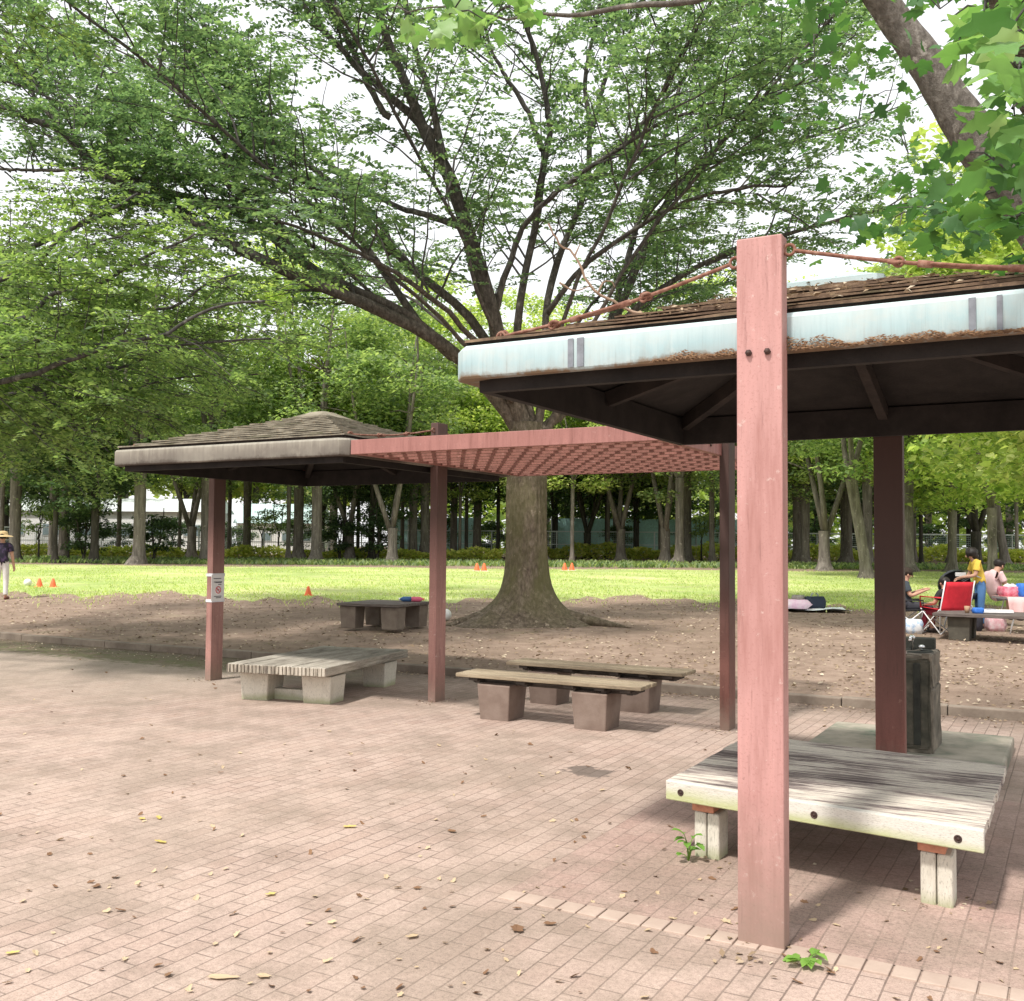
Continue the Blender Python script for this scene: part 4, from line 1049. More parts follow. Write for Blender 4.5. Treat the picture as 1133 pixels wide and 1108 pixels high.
# --- tree standing left of the frame whose sprays hang into the picture
LB = at_ground(-300, 13.5)
lt = thing('zelkova_tree', 'zelkova out of frame whose low green sprays sweep in from the left edge', 'tree', LB)
fork = at(-300, 470, 13.5)
mb = MB(LB); trunk_mesh(mb, LB, fork, .5, .30, .36, [(k, .7) for k in (0.3, 1.5, 2.9, 4.1, 5.3)], seed=8); mb.build('trunk', MAT['bark'], lt)
def z3(x, y, d): return (x / 3.777, 200 + y / 3.777, d)
SP = [
 [z3(-1133, 900, 13.5), z3(-600, 640, 13.2), z3(0, 460, 12.8), z3(150, 400, 12.6), z3(250, 310, 12.4), z3(400, 210, 12.2), z3(520, 170, 12), z3(620, 120, 12)],
 [z3(-1133, 950, 13.5), z3(-500, 760, 13), z3(0, 630, 12.5), z3(130, 570, 12.3), z3(220, 490, 12.2), z3(350, 440, 12), z3(500, 370, 12), z3(680, 280, 12), z3(800, 240, 11.9)],
 [z3(-1133, 1000, 13.5), z3(-500, 860, 13.5), z3(0, 730, 13.4), z3(150, 640, 13.4), z3(300, 560, 13.4), z3(480, 510, 13.4), z3(700, 505, 13.4), z3(850, 400, 13.5), z3(980, 370, 13.5)],
 [z3(-1133, 1020, 13.5), z3(-500, 930, 12.5), z3(0, 830, 12), z3(200, 770, 11.9), z3(400, 700, 11.8), z3(480, 655, 11.8), z3(680, 630, 11.7), z3(800, 560, 11.7), z3(960, 490, 11.7), z3(1100, 480, 11.7)],
 [z3(-1133, 1060, 13.5), z3(-500, 960, 13.5), z3(0, 900, 13.5), z3(160, 860, 13.5), z3(330, 795, 13.5), z3(520, 780, 13.5), z3(700, 710, 13.5), z3(950, 690, 13.5), z3(1150, 680, 13.6)],
 [z3(-1133, 1080, 13.5), z3(-500, 1010, 14), z3(0, 985, 14.5), z3(200, 1010, 14.6), z3(420, 1030, 14.8)],
 [z3(330, 795, 13.5), z3(420, 850, 13.3), z3(500, 930, 13.2), z3(620, 1000, 13.1)],
 [z3(150, 860, 13.5), z3(280, 960, 13.4), z3(400, 1040, 13.3)],
 [z3(-1133, 900, 13.5), z3(-600, 640, 14.5), z3(-100, 480, 15.5), z3(300, 300, 16), z3(560, 200, 16.4)],
 [z3(-1133, 1000, 13.5), z3(-500, 820, 15), z3(0, 700, 16), z3(400, 620, 16.5), z3(800, 560, 17)],
]
SP += [
 [z3(-1133, 700, 13.5), z3(-900, -200, 13.), z3(-500, -560, 12.8), z3(-200, -720, 12.6), z3(60, -860, 12.5)],
 [z3(-1133, 1040, 13.5), z3(-500, 1000, 15.5), z3(0, 940, 17), z3(400, 880, 18), z3(800, 800, 18.6), z3(1100, 790, 19)],
 [z3(-1133, 1040, 13.5), z3(-500, 930, 14.5), z3(0, 800, 15), z3(300, 720, 15.4), z3(600, 700, 15.6), z3(860, 720, 15.8)],
]
ll = [(smooth_path([at(*p) for p in q], 26), .055, .014) for q in SP]
for a in (2.2, 3.1, 3.9, 4.8, 1.3):
    d = np.array([math.cos(a) * .7, math.sin(a) * .7, .7]); q = np.linspace(0, 1, 14); ll.append((fork + np.outer(q * 8, d) - np.outer(q ** 2 * 1.2, ZUP), .13, .03))
mb = MB(LB)
for path, r0, r1 in ll:
    k = len(path); wob = np.cumsum(rs.normal(0, .014, path.shape), 0); wob[0] = 0
    mb.tube(path + wob, r0 + (r1 - r0) * np.linspace(0, 1, k) ** .55, 7)
mb.build('limbs', MAT['limb'], lt)
bmb, (P, D, N, SZ) = grow(ll, .14, 1.75, .115, .56, .045, .078, .34, .28, .12, .12, 31, LB, .010, clump=-.75)
bmb.build('branches', MAT['limb'], lt)
link_mesh('crown', quad_mesh('crown', leaf_quads(P, D, N, SZ, .60)), MAT['leaf_left'], lt)
print('left leaves', len(P))

# --- plane trees: lobed leaves
LOBE = np.array([(0, 0), (-.06, .26), (.20, .25), (.42, .50), (.52, .25), (.66, .25), (1.0, 0), (.66, -.25), (.52, -.25), (.42, -.50), (.20, -.25), (-.06, -.26)])
HALF = [(0, 0), (-.06, .20), (.06, .34), (.20, .27), (.30, .40), (.46, .52), (.50, .36), (.56, .22), (.70, .26), (.78, .15), (1.0, 0)]
def lobed_mesh(name, P, D, N, size):
    """plane leaves: lobed outline, pleated along the veins, curled; smooth shaded"""
    n = len(P); D = norm(D); Sd = norm(np.cross(D, N)); Nn = np.cross(Sd, D); m = len(HALF)
    cu = RNG.uniform(.08, .55, n); fl = RNG.uniform(-.05, .38, n); tw_ = RNG.normal(0, .3, n); asp = RNG.uniform(.85, 1.15, n)
    cols = []
    rows = [(-1., 1.), (-1., .5), (0., 0.), (1., .5), (1., 1.)]
    for sg, f in rows:
        for i, (x, y) in enumerate(HALF):
            xm = min(1., max(0., x * .9 + .02 * i)); xx = xm + (x - xm) * f; yy = y * f * asp
            z = fl * yy - cu * (xx * xx * .5 + yy * yy * 1.3) + tw_ * sg * yy * xx + (.022 if i % 2 else -.012) * f
            cols.append(P + D * (xx * size)[:, None] + Sd * (sg * yy * size)[:, None] + Nn * (z * size)[:, None])
    V = np.stack(cols, 1).reshape(-1, 3)
    base = []
    for r in range(4):
        for i in range(m - 1): base.append((r * m + i, (r + 1) * m + i, (r + 1) * m + i + 1, r * m + i + 1))
    Fc = (np.array(base)[None] + (np.arange(n) * 5 * m)[:, None, None]).reshape(-1, 4)
    me = bpy.data.meshes.new(name); me.from_pydata(V.tolist(), [], Fc.tolist()); me.update()
    me.polygons.foreach_set('use_smooth', [True] * len(me.polygons)); return me

def plane_sprays(regions, seed):
    """regions: px, py, depth, spread in px, spread in m, leaves, leaf size"""
    rs = np.random.default_rng(seed); P = []; D = []; N = []; SZ = []; tw = []
    for px, py, d, sp, sd, n, sz in regions:
        c = at(px, py, d)
        for i in range(n):
            p = at(px + rs.normal(0, sp), py + rs.normal(0, sp * .75), d + rs.normal(0, sd))
            a = rs.uniform(0, 2 * PI)
            P.append(p); D.append([math.cos(a), math.sin(a), rs.uniform(-.75, .1)]); N.append(norm(np.array([0, 0, 1.]) + rs.normal(0, .45, 3))); SZ.append(sz * rs.uniform(.65, 1.25))
            if i % 3 == 0: tw.append((c, p))
    return np.array(P), np.array(D), np.array(N), np.array(SZ), tw

RB = at_ground(1270, 7.6); RB[2] = 0
pt1 = thing('plane_tree', 'leaning plane tree at the right edge with large lobed leaves hanging overhead', 'tree', RB)
mb = MB(RB)
tl_ = smooth_path([RB, RB + ZUP * 1.6, at(1250, 420, 7.6), at(1170, 270, 7.6), at(1085, 160, 7.6), at(1050, 110, 7.6), at(1020, 62, 7.6), at(985, 15, 7.6), at(930, -70, 7.4), at(850, -200, 7.2)], 30)
mb.tube(tl_, np.interp(np.linspace(0, 1, 30), [0, .1, .3, .55, 1], [.33, .25, .22, .145, .09]) * (1 + rs.normal(0, .02, 30)), 14)
b2_ = smooth_path([at(1250, 420, 7.6), at(1200, 200, 6.6), at(1140, 95, 5.8), at(1120, 20, 5.), at(1060, -90, 4.4)], 16); mb.tube(b2_, np.linspace(.15, .06, 16), 10)
b3_ = smooth_path([at(1060, -90, 4.4), at(880, -60, 4.7), at(780, -2, 4.9), at(700, 6, 5.), at(640, 17, 5.), at(600, 16, 5.), at(560, 22, 5.)], 18); mb.tube(b3_, np.linspace(.022, .006, 18), 7)
b4_ = smooth_path([at(560, 22, 5.), at(520, 10, 4.9), at(480, 8, 4.8), at(450, 14, 4.8)], 8); mb.tube(b4_, np.linspace(.006, .003, 8), 6)
b5_ = smooth_path([at(1065, 25, 7.), at(1058, 55, 6.9), at(1052, 85, 6.8)], 6); mb.tube(b5_, np.linspace(.012, .01, 6), 6)
mb.build('trunk', MAT['plane_bark'], pt1)
near = [(1114, 38, 3.0, 20, .15, 10, .18), (1130, 82, 3.1, 12, .15, 7, .19), (1092, 10, 3.4, 24, .2, 12, .17), (1125, 10, 3.2, 20, .2, 8, .17), (1108, 80, 4.4, 16, .3, 8, .17),
        (500, 14, 4.8, 26, .2, 20, .17), (455, 16, 4.8, 14, .15, 6, .16), (550, 14, 4.9, 22, .2, 12, .16), (520, -6, 4.8, 36, .2, 12, .17), (530, 34, 5.0, 18, .1, 5, .14)]
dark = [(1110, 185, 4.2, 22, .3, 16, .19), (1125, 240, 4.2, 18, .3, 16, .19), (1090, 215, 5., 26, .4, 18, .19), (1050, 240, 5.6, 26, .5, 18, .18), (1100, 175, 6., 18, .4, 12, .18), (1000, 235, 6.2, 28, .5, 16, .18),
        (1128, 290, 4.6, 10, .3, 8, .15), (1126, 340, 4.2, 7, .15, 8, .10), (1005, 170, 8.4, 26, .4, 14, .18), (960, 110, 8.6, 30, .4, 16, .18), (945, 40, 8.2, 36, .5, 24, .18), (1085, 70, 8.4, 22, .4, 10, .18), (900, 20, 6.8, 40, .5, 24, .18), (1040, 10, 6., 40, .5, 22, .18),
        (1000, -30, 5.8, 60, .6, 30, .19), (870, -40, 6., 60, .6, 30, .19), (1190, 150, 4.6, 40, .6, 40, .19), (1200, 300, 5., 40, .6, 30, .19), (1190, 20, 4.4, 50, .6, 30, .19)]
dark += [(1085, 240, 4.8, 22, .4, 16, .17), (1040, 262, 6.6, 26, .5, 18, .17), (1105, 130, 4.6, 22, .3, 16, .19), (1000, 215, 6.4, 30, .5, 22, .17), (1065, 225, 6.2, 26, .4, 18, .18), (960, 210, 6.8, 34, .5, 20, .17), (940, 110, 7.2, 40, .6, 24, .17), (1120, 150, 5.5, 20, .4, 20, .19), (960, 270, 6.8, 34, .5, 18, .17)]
near += [(1120, 120, 3.6, 16, .2, 8, .18), (1070, 40, 4.2, 24, .3, 10, .18)]
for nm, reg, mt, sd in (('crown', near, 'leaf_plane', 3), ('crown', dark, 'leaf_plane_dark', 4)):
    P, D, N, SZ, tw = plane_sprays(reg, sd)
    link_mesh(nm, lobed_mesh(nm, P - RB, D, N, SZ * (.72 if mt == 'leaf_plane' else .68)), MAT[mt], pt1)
    tw = [q for q in tw if np.linalg.norm(q[1] - q[0]) < .36][:45]
    for c, p in tw: MB(RB).tube([c, (c + p) / 2 + np.array([0, 0, .03]), p], [.005, .004, .002], 4, cap=False).build('twig', MAT['limb'], pt1)

# --- background trees: a few kinds, each with its own trunk and crown, then copies
def clump_crown(seed, centers, rad, n_per, leaf, flat=.38):
    rs = np.random.default_rng(seed); P = []; N = []; D = []; SZ = []
    for c, r in zip(centers, rad):
        n = max(10, int(1.55 * n_per * r * r)); q = norm(rs.normal(0, 1, (n, 3))) * (rs.random((n, 1)) ** .42) * r; q[:, 2] *= flat
        P.append(c + q); a = rs.uniform(0, 2 * PI, n); D.append(np.stack([np.cos(a), np.sin(a), rs.normal(-.25, .3, n)], 1))
        N.append(norm(np.stack([rs.normal(0, .45, n), rs.normal(0, .45, n), np.ones(n)], 1))); SZ.append(leaf * rs.uniform(.6, 1.3, n))
    return leaf_quads(np.concatenate(P), np.concatenate(D), np.concatenate(N), np.concatenate(SZ), .62)

def bg_tree(kind, seed, height, r, fork_z, nfork, crown_r, crown_z0, bark, leafm, leaf=.26, n_per=70, nclump=60, clump=1.25, lean=0., label='', group=None):
    rs = np.random.default_rng(seed); t = thing(kind, label, 'tree', (0, 0, 0), 0, group)
    mb = MB(); top = np.array([lean * fork_z, 0, fork_z])
    trunk_mesh(mb, np.zeros(3), top, r * 1.7, r, r * 1.1, [(rs.uniform(0, 6.28), .5) for _ in range(4)], .8, 14, 10, seed)
    ends = []
    for i in range(nfork):
        a = 2 * PI * (i + rs.uniform(-.25, .25)) / nfork; L = height - fork_z
        sp = crown_r * rs.uniform(.18, .46)
        q = np.linspace(0, 1, 9)[:, None]; e = top + np.array([math.cos(a) * sp, math.sin(a) * sp, L * rs.uniform(.7, .95)])
        path = top * (1 - q) + e * q + np.array([math.cos(a), math.sin(a), 0]) * sp * .35 * np.sin(q * PI * .8) + np.cumsum(rs.normal(0, .05, (9, 3)), 0) - np.array([0, 0, r * .6]) * (1 - q)
        mb.tube(path, np.linspace(r * (.85 if nfork < 3 else .62), .03, 9), 7); ends.append(path)
        for j in range(5):
            k = rs.integers(2, 8); b = rs.uniform(0, 6.28); l = crown_r * rs.uniform(.3, .6); p = path[k]
            x = p + np.array([math.cos(b) * l, math.sin(b) * l, l * rs.uniform(-.1, .5)]); mb.tube([p, (p + x) / 2 + [0, 0, .15], x], [r * .22, r * .14, .012], 5, cap=False)
    mb.build('trunk', bark, t)
    cs = []; rr = []
    zc = (height + crown_z0) / 2; hz = (height - crown_z0) / 2
    while len(cs) < nclump:
        v = norm(rs.normal(0, 1, 3)) * rs.uniform(.35, 1.) ** .6; p = np.array([v[0] * crown_r, v[1] * crown_r, zc + v[2] * hz]); p[:2] += top[:2]
        cs.append(p); rr.append(clump * rs.uniform(.7, 1.35))
    link_mesh('crown', quad_mesh('crown', clump_crown(seed, cs, rr, n_per, leaf)), leafm, t)
    return t

LBL = {'L': ('left of the far shelter', -1), 'M': ('seen under the far shelter', 0), 'C': ('between big trunk and near post', 0), 'R': ('right of the near post', 0)}
def zone(px): return 'L' if px < 230 else 'M' if px < 560 else 'C' if px < 830 else 'R'
KINDS = {}
def kind(key):
    if key in KINDS: return KINDS[key]
    far = lambda **k: bg_tree(**k)
    if key == 'tall': t = far(kind='grove_tree', seed=51, height=15, r=.26, fork_z=5.2, nfork=4, crown_r=4.6, crown_z0=3.9, bark=MAT['grove_bark'], leafm=MAT['leaf_grove'], nclump=62)
    if key == 'tall_bright': t = far(kind='grove_tree', seed=52, height=16, r=.24, fork_z=4.6, nfork=4, crown_r=4.8, crown_z0=3.6, bark=MAT['grove_bark'], leafm=MAT['leaf_bright'], nclump=76)
    if key == 'forked': t = far(kind='grove_tree', seed=53, height=15, r=.25, fork_z=1.9, nfork=3, crown_r=4.3, crown_z0=4.0, bark=MAT['grove_bark'], leafm=MAT['leaf_grove'], nclump=56)
    if key == 'forked_dark': t = far(kind='grove_tree', seed=54, height=13, r=.24, fork_z=1.8, nfork=4, crown_r=4.2, crown_z0=3.8, bark=MAT['dark_bark'], leafm=MAT['leaf_grove'], nclump=56)
    if key == 'slim_dark': t = far(kind='grove_tree', seed=55, height=11, r=.12, fork_z=4.5, nfork=2, crown_r=2.6, crown_z0=2.4, bark=MAT['dark_bark'], leafm=MAT['leaf_dark'], nclump=44, leaf=.22, n_per=95, clump=1.)
    if key == 'slim_grey': t = far(kind='grove_tree', seed=61, height=13, r=.12, fork_z=5., nfork=3, crown_r=3.2, crown_z0=4.2, bark=MAT['grove_bark'], leafm=MAT['leaf_bright'], nclump=46)
    if key == 'dark': t = far(kind='grove_tree', seed=56, height=10, r=.2, fork_z=3.4, nfork=3, crown_r=3.2, crown_z0=1.9, bark=MAT['dark_bark'], leafm=MAT['leaf_dark'], nclump=58, leaf=.24, n_per=85, clump=1.1)
    if key == 'sapling': t = far(kind='sapling', seed=57, height=3.6, r=.045, fork_z=1.2, nfork=2, crown_r=.95, crown_z0=1.1, bark=MAT['dark_bark'], leafm=MAT['leaf_grove'], nclump=20, leaf=.16, n_per=160, clump=.45)
    if key == 'bush': t = far(kind='dark_bush', seed=58, height=2.9, r=.06, fork_z=.4, nfork=4, crown_r=1.15, crown_z0=.25, bark=MAT['dark_bark'], leafm=MAT['leaf_dark'], nclump=30, leaf=.18, n_per=190, clump=.5)
    if key == 'leaning': t = far(kind='grove_tree', seed=59, height=13, r=.22, fork_z=4.2, nfork=3, crown_r=4.0, crown_z0=4.2, bark=MAT['grove_bark'], leafm=MAT['leaf_grove'], nclump=52, lean=-.16)
    if key == 'plane': t = far(kind='plane_tree', seed=60, height=13, r=.19, fork_z=3.0, nfork=3, crown_r=5.0, crown_z0=3.1, bark=MAT['grove_bark'], leafm=MAT['leaf_bright'], nclump=74, leaf=.30, n_per=75)
    KINDS[key] = [t, False]; return KINDS[key]
DESC = {'tall': 'tall grey trunked grove tree', 'tall_bright': 'grey grove tree with bright crown', 'forked': 'pale grove tree forking low into stems', 'forked_dark': 'dark vase shaped grove tree forking low',
        'slim_dark': 'slender dark grove tree', 'slim_grey': 'slim grey trunked grove tree', 'dark': 'dense dark evergreen', 'sapling': 'thin young sapling', 'bush': 'dark rounded evergreen bush', 'leaning': 'grove tree with trunk leaning left', 'plane': 'plane tree with low bright leafy crown'}
seen = {}
def place(key, px, py, w=None, extra=None, d=None, sc=1.):
    k = kind(key); base = k[0]; d = d_of(px, py) if d is None else d; p = at_ground(px, d)
    z = zone(px); lab = '%s %s' % (DESC[key], LBL[z][0])
    if extra: lab = extra
    grp = None if extra else '%ss %s' % (DESC[key], LBL[z][0])
    s = sc * random.uniform(.92, 1.1); rz = random.uniform(0, 2 * PI) if key != 'leaning' else YAW
    sx = s if w is None else s
    if not k[1]: o = base; k[1] = True; o.location = tuple(float(x) for x in p); o.rotation_euler = (0, 0, rz); o.scale = (sx,) * 3
    else: o = dup(base, p, rz, None, None, sx)
    o['label'] = lab; o['group'] = grp or 'x'
    if not grp: del o['group']
    seen.setdefault(lab, []).append(o); return o

for a in [('tall', 16, 622), ('slim_dark', 61, 623), ('dark', 105, 623), ('tall', 154, 624), ('forked', 212, 618), ('tall', 228, 622), ('sapling', 76, 621), ('sapling', 43, 621), ('bush', 93, 622), ('bush', 171, 622),
          ('tall', 273, 616), ('sapling', 290, 617), ('sapling', 308, 616), ('tall', 350, 622), ('bush', 376, 619), ('forked', 387, 619), ('slim_dark', 396, 618), ('dark', 411, 619), ('forked', 434, 623), ('tall', 457, 618), ('bush', 418, 620),
          ('tall_bright', 502, 617), ('slim_dark', 516, 618), ('tall', 528, 617), ('slim_dark', 551, 617),
          ('dark', 614, 616), ('forked_dark', 650, 618), ('slim_dark', 671, 618), ('forked', 687, 621), ('dark', 704, 618), ('forked', 736, 623), ('tall', 752, 624), ('sapling', 776, 620), ('sapling', 787, 621), ('dark', 655, 614), ('dark', 720, 614),
          ('tall', 882, 623), ('tall', 891, 624), ('forked', 912, 631), ('tall', 938, 623), ('leaning', 960, 640), ('dark', 905, 617), ('tall', 1004, 633), ('slim_dark', 1019, 624), ('plane', 1054, 633), ('forked_dark', 1080, 628), ('plane', 1098, 640), ('leaning', 1113, 626), ('dark', 1072, 618), ('dark', 985, 618)]:
    place(*a)
for px in list(range(-260, 1420, 68)):        # second rank beyond the fence
    key = random.choice(['tall', 'tall_bright', 'tall_bright', 'dark', 'tall'] if px > 560 else ['tall', 'tall_bright', 'tall_bright', 'tall', 'forked_dark'])
    place(key, px + random.uniform(-20, 20), 0, None, None, random.uniform(76, 104), random.uniform(1.1, 1.4))
for px in list(range(-200, 160, 90)): place('tall_bright', px, 0, None, None, 60 + 6 * random.random(), 1.1)
for px, d in ((330, 62), (470, 66), (600, 64), (760, 66), (860, 60), (960, 58)): place('tall_bright', px, 0, None, None, d, 1.15)
for lab, os_ in seen.items():
    if len(os_) == 1 and 'group' in os_[0]: pass

for px, d, sc in ((1185, 21, .86), (1230, 27, 1.), (1165, 31, 1.)):
    place('plane', px, 0, None, {21: 'leafy plane tree just outside the right edge behind the picnic', 27: 'second leafy plane tree off the right edge'}.get(d), d, sc)
for px in list(range(-120, 1300, 44)):      # dark understorey beyond the fence
    place('dark' if random.random() < .55 else 'bush', px + random.uniform(-14, 14), 0, None, None, random.uniform(74, 82), random.uniform(.8, 1.15))
n = 42000; px = RNG.uniform(-500, 1650, n); d = RNG.uniform(100, 118, n); P = np.array([at_ground(a, b) for a, b in zip(px, d)])
top = 13 + 3 * np.sin(px * .013) + 2 * np.sin(px * .041 + 1) + 1.2 * np.sin(px * .11); lo = np.where(px < 470, 5.5 + np.sin(px * .05), .2); P[:, 2] += lo + (top - lo) * RNG.random(n) ** .9
a = RNG.uniform(0, 6.28, n); D = np.stack([np.cos(a), np.sin(a), RNG.normal(-.3, .3, n)], 1); N = norm(RNG.normal(0, .5, (n, 3)) + ZUP - FWD_H * .6)
tag(link_mesh('distant_woods', quad_mesh('distant_woods', leaf_quads(P, D, N, RNG.uniform(.5, 1.3, n), .8)), MAT['leaf_bright']), 'far green woods closing the view behind the fence', 'woods', None, 'stuff')
for px in list(range(-60, 1240, 62)):      # thin close-set trunks deep in the grove
    place('slim_grey', px + random.uniform(-22, 22), 0, None, None, random.uniform(58, 71), random.uniform(.9, 1.2))
# hedge, fence, pale buildings beyond the grove
def hedge(name, label, px0, px1, d, h, n, mat, lo=.0):
    px = RNG.uniform(px0, px1, n); dd = d + RNG.normal(0, .45, n); P = np.array([at_ground(a, b) for a, b in zip(px, dd)])
    prof = h * (.8 + .2 * np.sin(px * .05) + .12 * np.sin(px * .17)); P[:, 2] += lo + (prof - lo) * RNG.random(n) ** .75
    a = RNG.uniform(0, 6.28, n); D = np.stack([np.cos(a), np.sin(a), RNG.normal(.1, .4, n)], 1); N = norm(RNG.normal(0, .6, (n, 3)) + ZUP)
    c = at_ground((px0 + px1) / 2, d); o = link_mesh(name, quad_mesh(name, leaf_quads(P - c, D, N, RNG.uniform(.14, .30, n), .7)), mat); o.location = tuple(c)
    return tag(o, label, 'hedge')
hedge('flowering_hedge', 'yellow green flowering hedge along the white fence on the right', 560, 1300, 69, 1.05, 17000, MAT['leaf_hedge'])
hedge('flowering_hedge', 'yellow flecked hedge beyond the grove on the left', -150, 555, 64, .72, 12000, MAT['leaf_hedge'])
FD = 72
fe = thing('mesh_fence', 'white mesh fence with rails running behind the grove', 'fence', at_ground(560, FD))
fo_ = at_ground(560, FD); fm = pl('white_fence_paint', (.62, .65, .64), .5)
xs = list(range(-140, 1330, 36)); fp = [at_ground(x, FD) for x in xs]
pst = MB().box((0, 0, .95), (.07, .07, 1.9)).mesh('post'); pst.materials.append(fm)
for p in fp:
    o = bpy.data.objects.new('post', pst); COL.objects.link(o); o.parent = fe; o.location = tuple(p - fo_)
for z in (1.86, .95): MB(fo_).beam(fp[0] + ZUP * z, fp[-1] + ZUP * z, .05, .07).build('rail', fm, fe)
m = MB(fo_)
for z in np.arange(.12, 1.84, .14): m.beam(fp[0] + ZUP * z, fp[-1] + ZUP * z, .012, .016)
q0, q1 = fp[0], fp[-1]; nW = 620
for i in range(nW): c = q0 + (q1 - q0) * (i + .5) / nW; m.beam(c + ZUP * .1, c + ZUP * 1.84, .012, .012)
m.build('wire_mesh', pl('fence_wire', (.42, .52, .50), .5), fe)

def hut(name, label, cat, px0, px1, d, h, wallm, roofm, pitch=1.2, windows=6, depthm=6):
    a = at_ground(px0, d); b = at_ground(px1, d); a[2] = b[2] = .84; c = (a + b) / 2; L = np.linalg.norm(b - a)
    t = thing(name, label, cat, c, YAW)
    m = MB(); m.box((0, depthm / 2, h / 2), (L, depthm, h)); m.build('wall', wallm, t)
    m = MB(); m.add([(-L / 2 - .3, -.3, h), (L / 2 + .3, -.3, h), (L / 2 + .3, depthm + .3, h), (-L / 2 - .3, depthm + .3, h), (-L / 2 - .3, depthm / 2, h + pitch), (L / 2 + .3, depthm / 2, h + pitch)],
                    [(0, 1, 5, 4), (2, 3, 4, 5), (0, 4, 3), (1, 2, 5), (0, 3, 2, 1)]); m.build('roof', roofm, t)
    for i in range(windows):
        x = -L / 2 + L * (i + .5) / windows
        w = MB().box((x, -.02, h * .55), (L / windows * .5, .06, h * .3)).build('window', pl('window_frame', (.6, .62, .62)), t)
        MB().box((x, -.055, h * .55), (L / windows * .5 - .15, .02, h * .3 - .15)).build('pane', pl('dull_glass', (.20, .26, .28), .2), w)
    return t
hut('long_building', 'long white low building behind the grove at the left', 'building', -120, 232, 84, 3.4, pl('white_wall', (.82, .82, .80)), pl('pale_roof', (.62, .66, .66)), 1.2, 9)
hut('long_building', 'pale teal roofed low building seen under the far shelter roof', 'building', 262, 350, 88, 2.6, pl('white_wall', (.82, .82, .80)), pl('teal_roof', (.50, .64, .64)), 1.8, 4)
for px0, px1, lab in ((436, 530, 'pale teal court screen seen left of the big trunk'), (610, 850, 'pale teal court screen behind the white fence right of the big trunk')):
    a = at_ground(px0, 80); b = at_ground(px1, 80); c = (a + b) / 2; t = thing('court_screen', lab, 'screen', c)
    MB(c).beam(a + ZUP * 1.7, b + ZUP * 1.7, .04, 2.6).build('netting', pl('teal_netting', (.34, .56, .54), .8, .2), t)
    for i in range(7): p = a + (b - a) * i / 6; MB(c).box(p + ZUP * 1.6 - FWD_H * .06, (.08, .08, 3.2)).build('post', pl('grey_pole', (.4, .42, .42)), t)

# ------------------------------------------------------------------ people and picnic things
def skin(name, joints, edges, radii, mat, parent, sub=2, smooth=True, extra=None):
    me = bpy.data.meshes.new('tmp'); names = list(joints); idx = {n: i for i, n in enumerate(names)}
    me.from_pydata([joints[n] for n in names], [(idx[a], idx[b]) for a, b in edges], []); me.update()
    o = bpy.data.objects.new('tmp', me); COL.objects.link(o)
    o.modifiers.new('s', 'SKIN'); sm = o.modifiers.new('u', 'SUBSURF'); sm.levels = sub; sm.render_levels = sub
    lay = me.skin_vertices[0].data
    for n in names:
        r = radii[n]; r = (r, r) if np.isscalar(r) else r; lay[idx[n]].radius = r; lay[idx[n]].use_root = (n == names[0])
    dg = bpy.context.evaluated_depsgraph_get(); out = bpy.data.meshes.new_from_object(o.evaluated_get(dg), depsgraph=dg)
    bpy.data.objects.remove(o); bpy.data.meshes.remove(me); out.name = name
    if extra:
        bm = bmesh.new(); bm.from_mesh(out)
        for c, r in extra:
            M = Matrix.Translation(Vector(c)) @ Matrix.Diagonal((*r, 1)); bmesh.ops.create_uvsphere(bm, u_segments=8, v_segments=6, radius=1, matrix=M)
        bm.to_mesh(out); bm.free()
    for p in out.polygons: p.use_smooth = True
    out.materials.clear()
    return link_mesh(name, out, mat, parent)

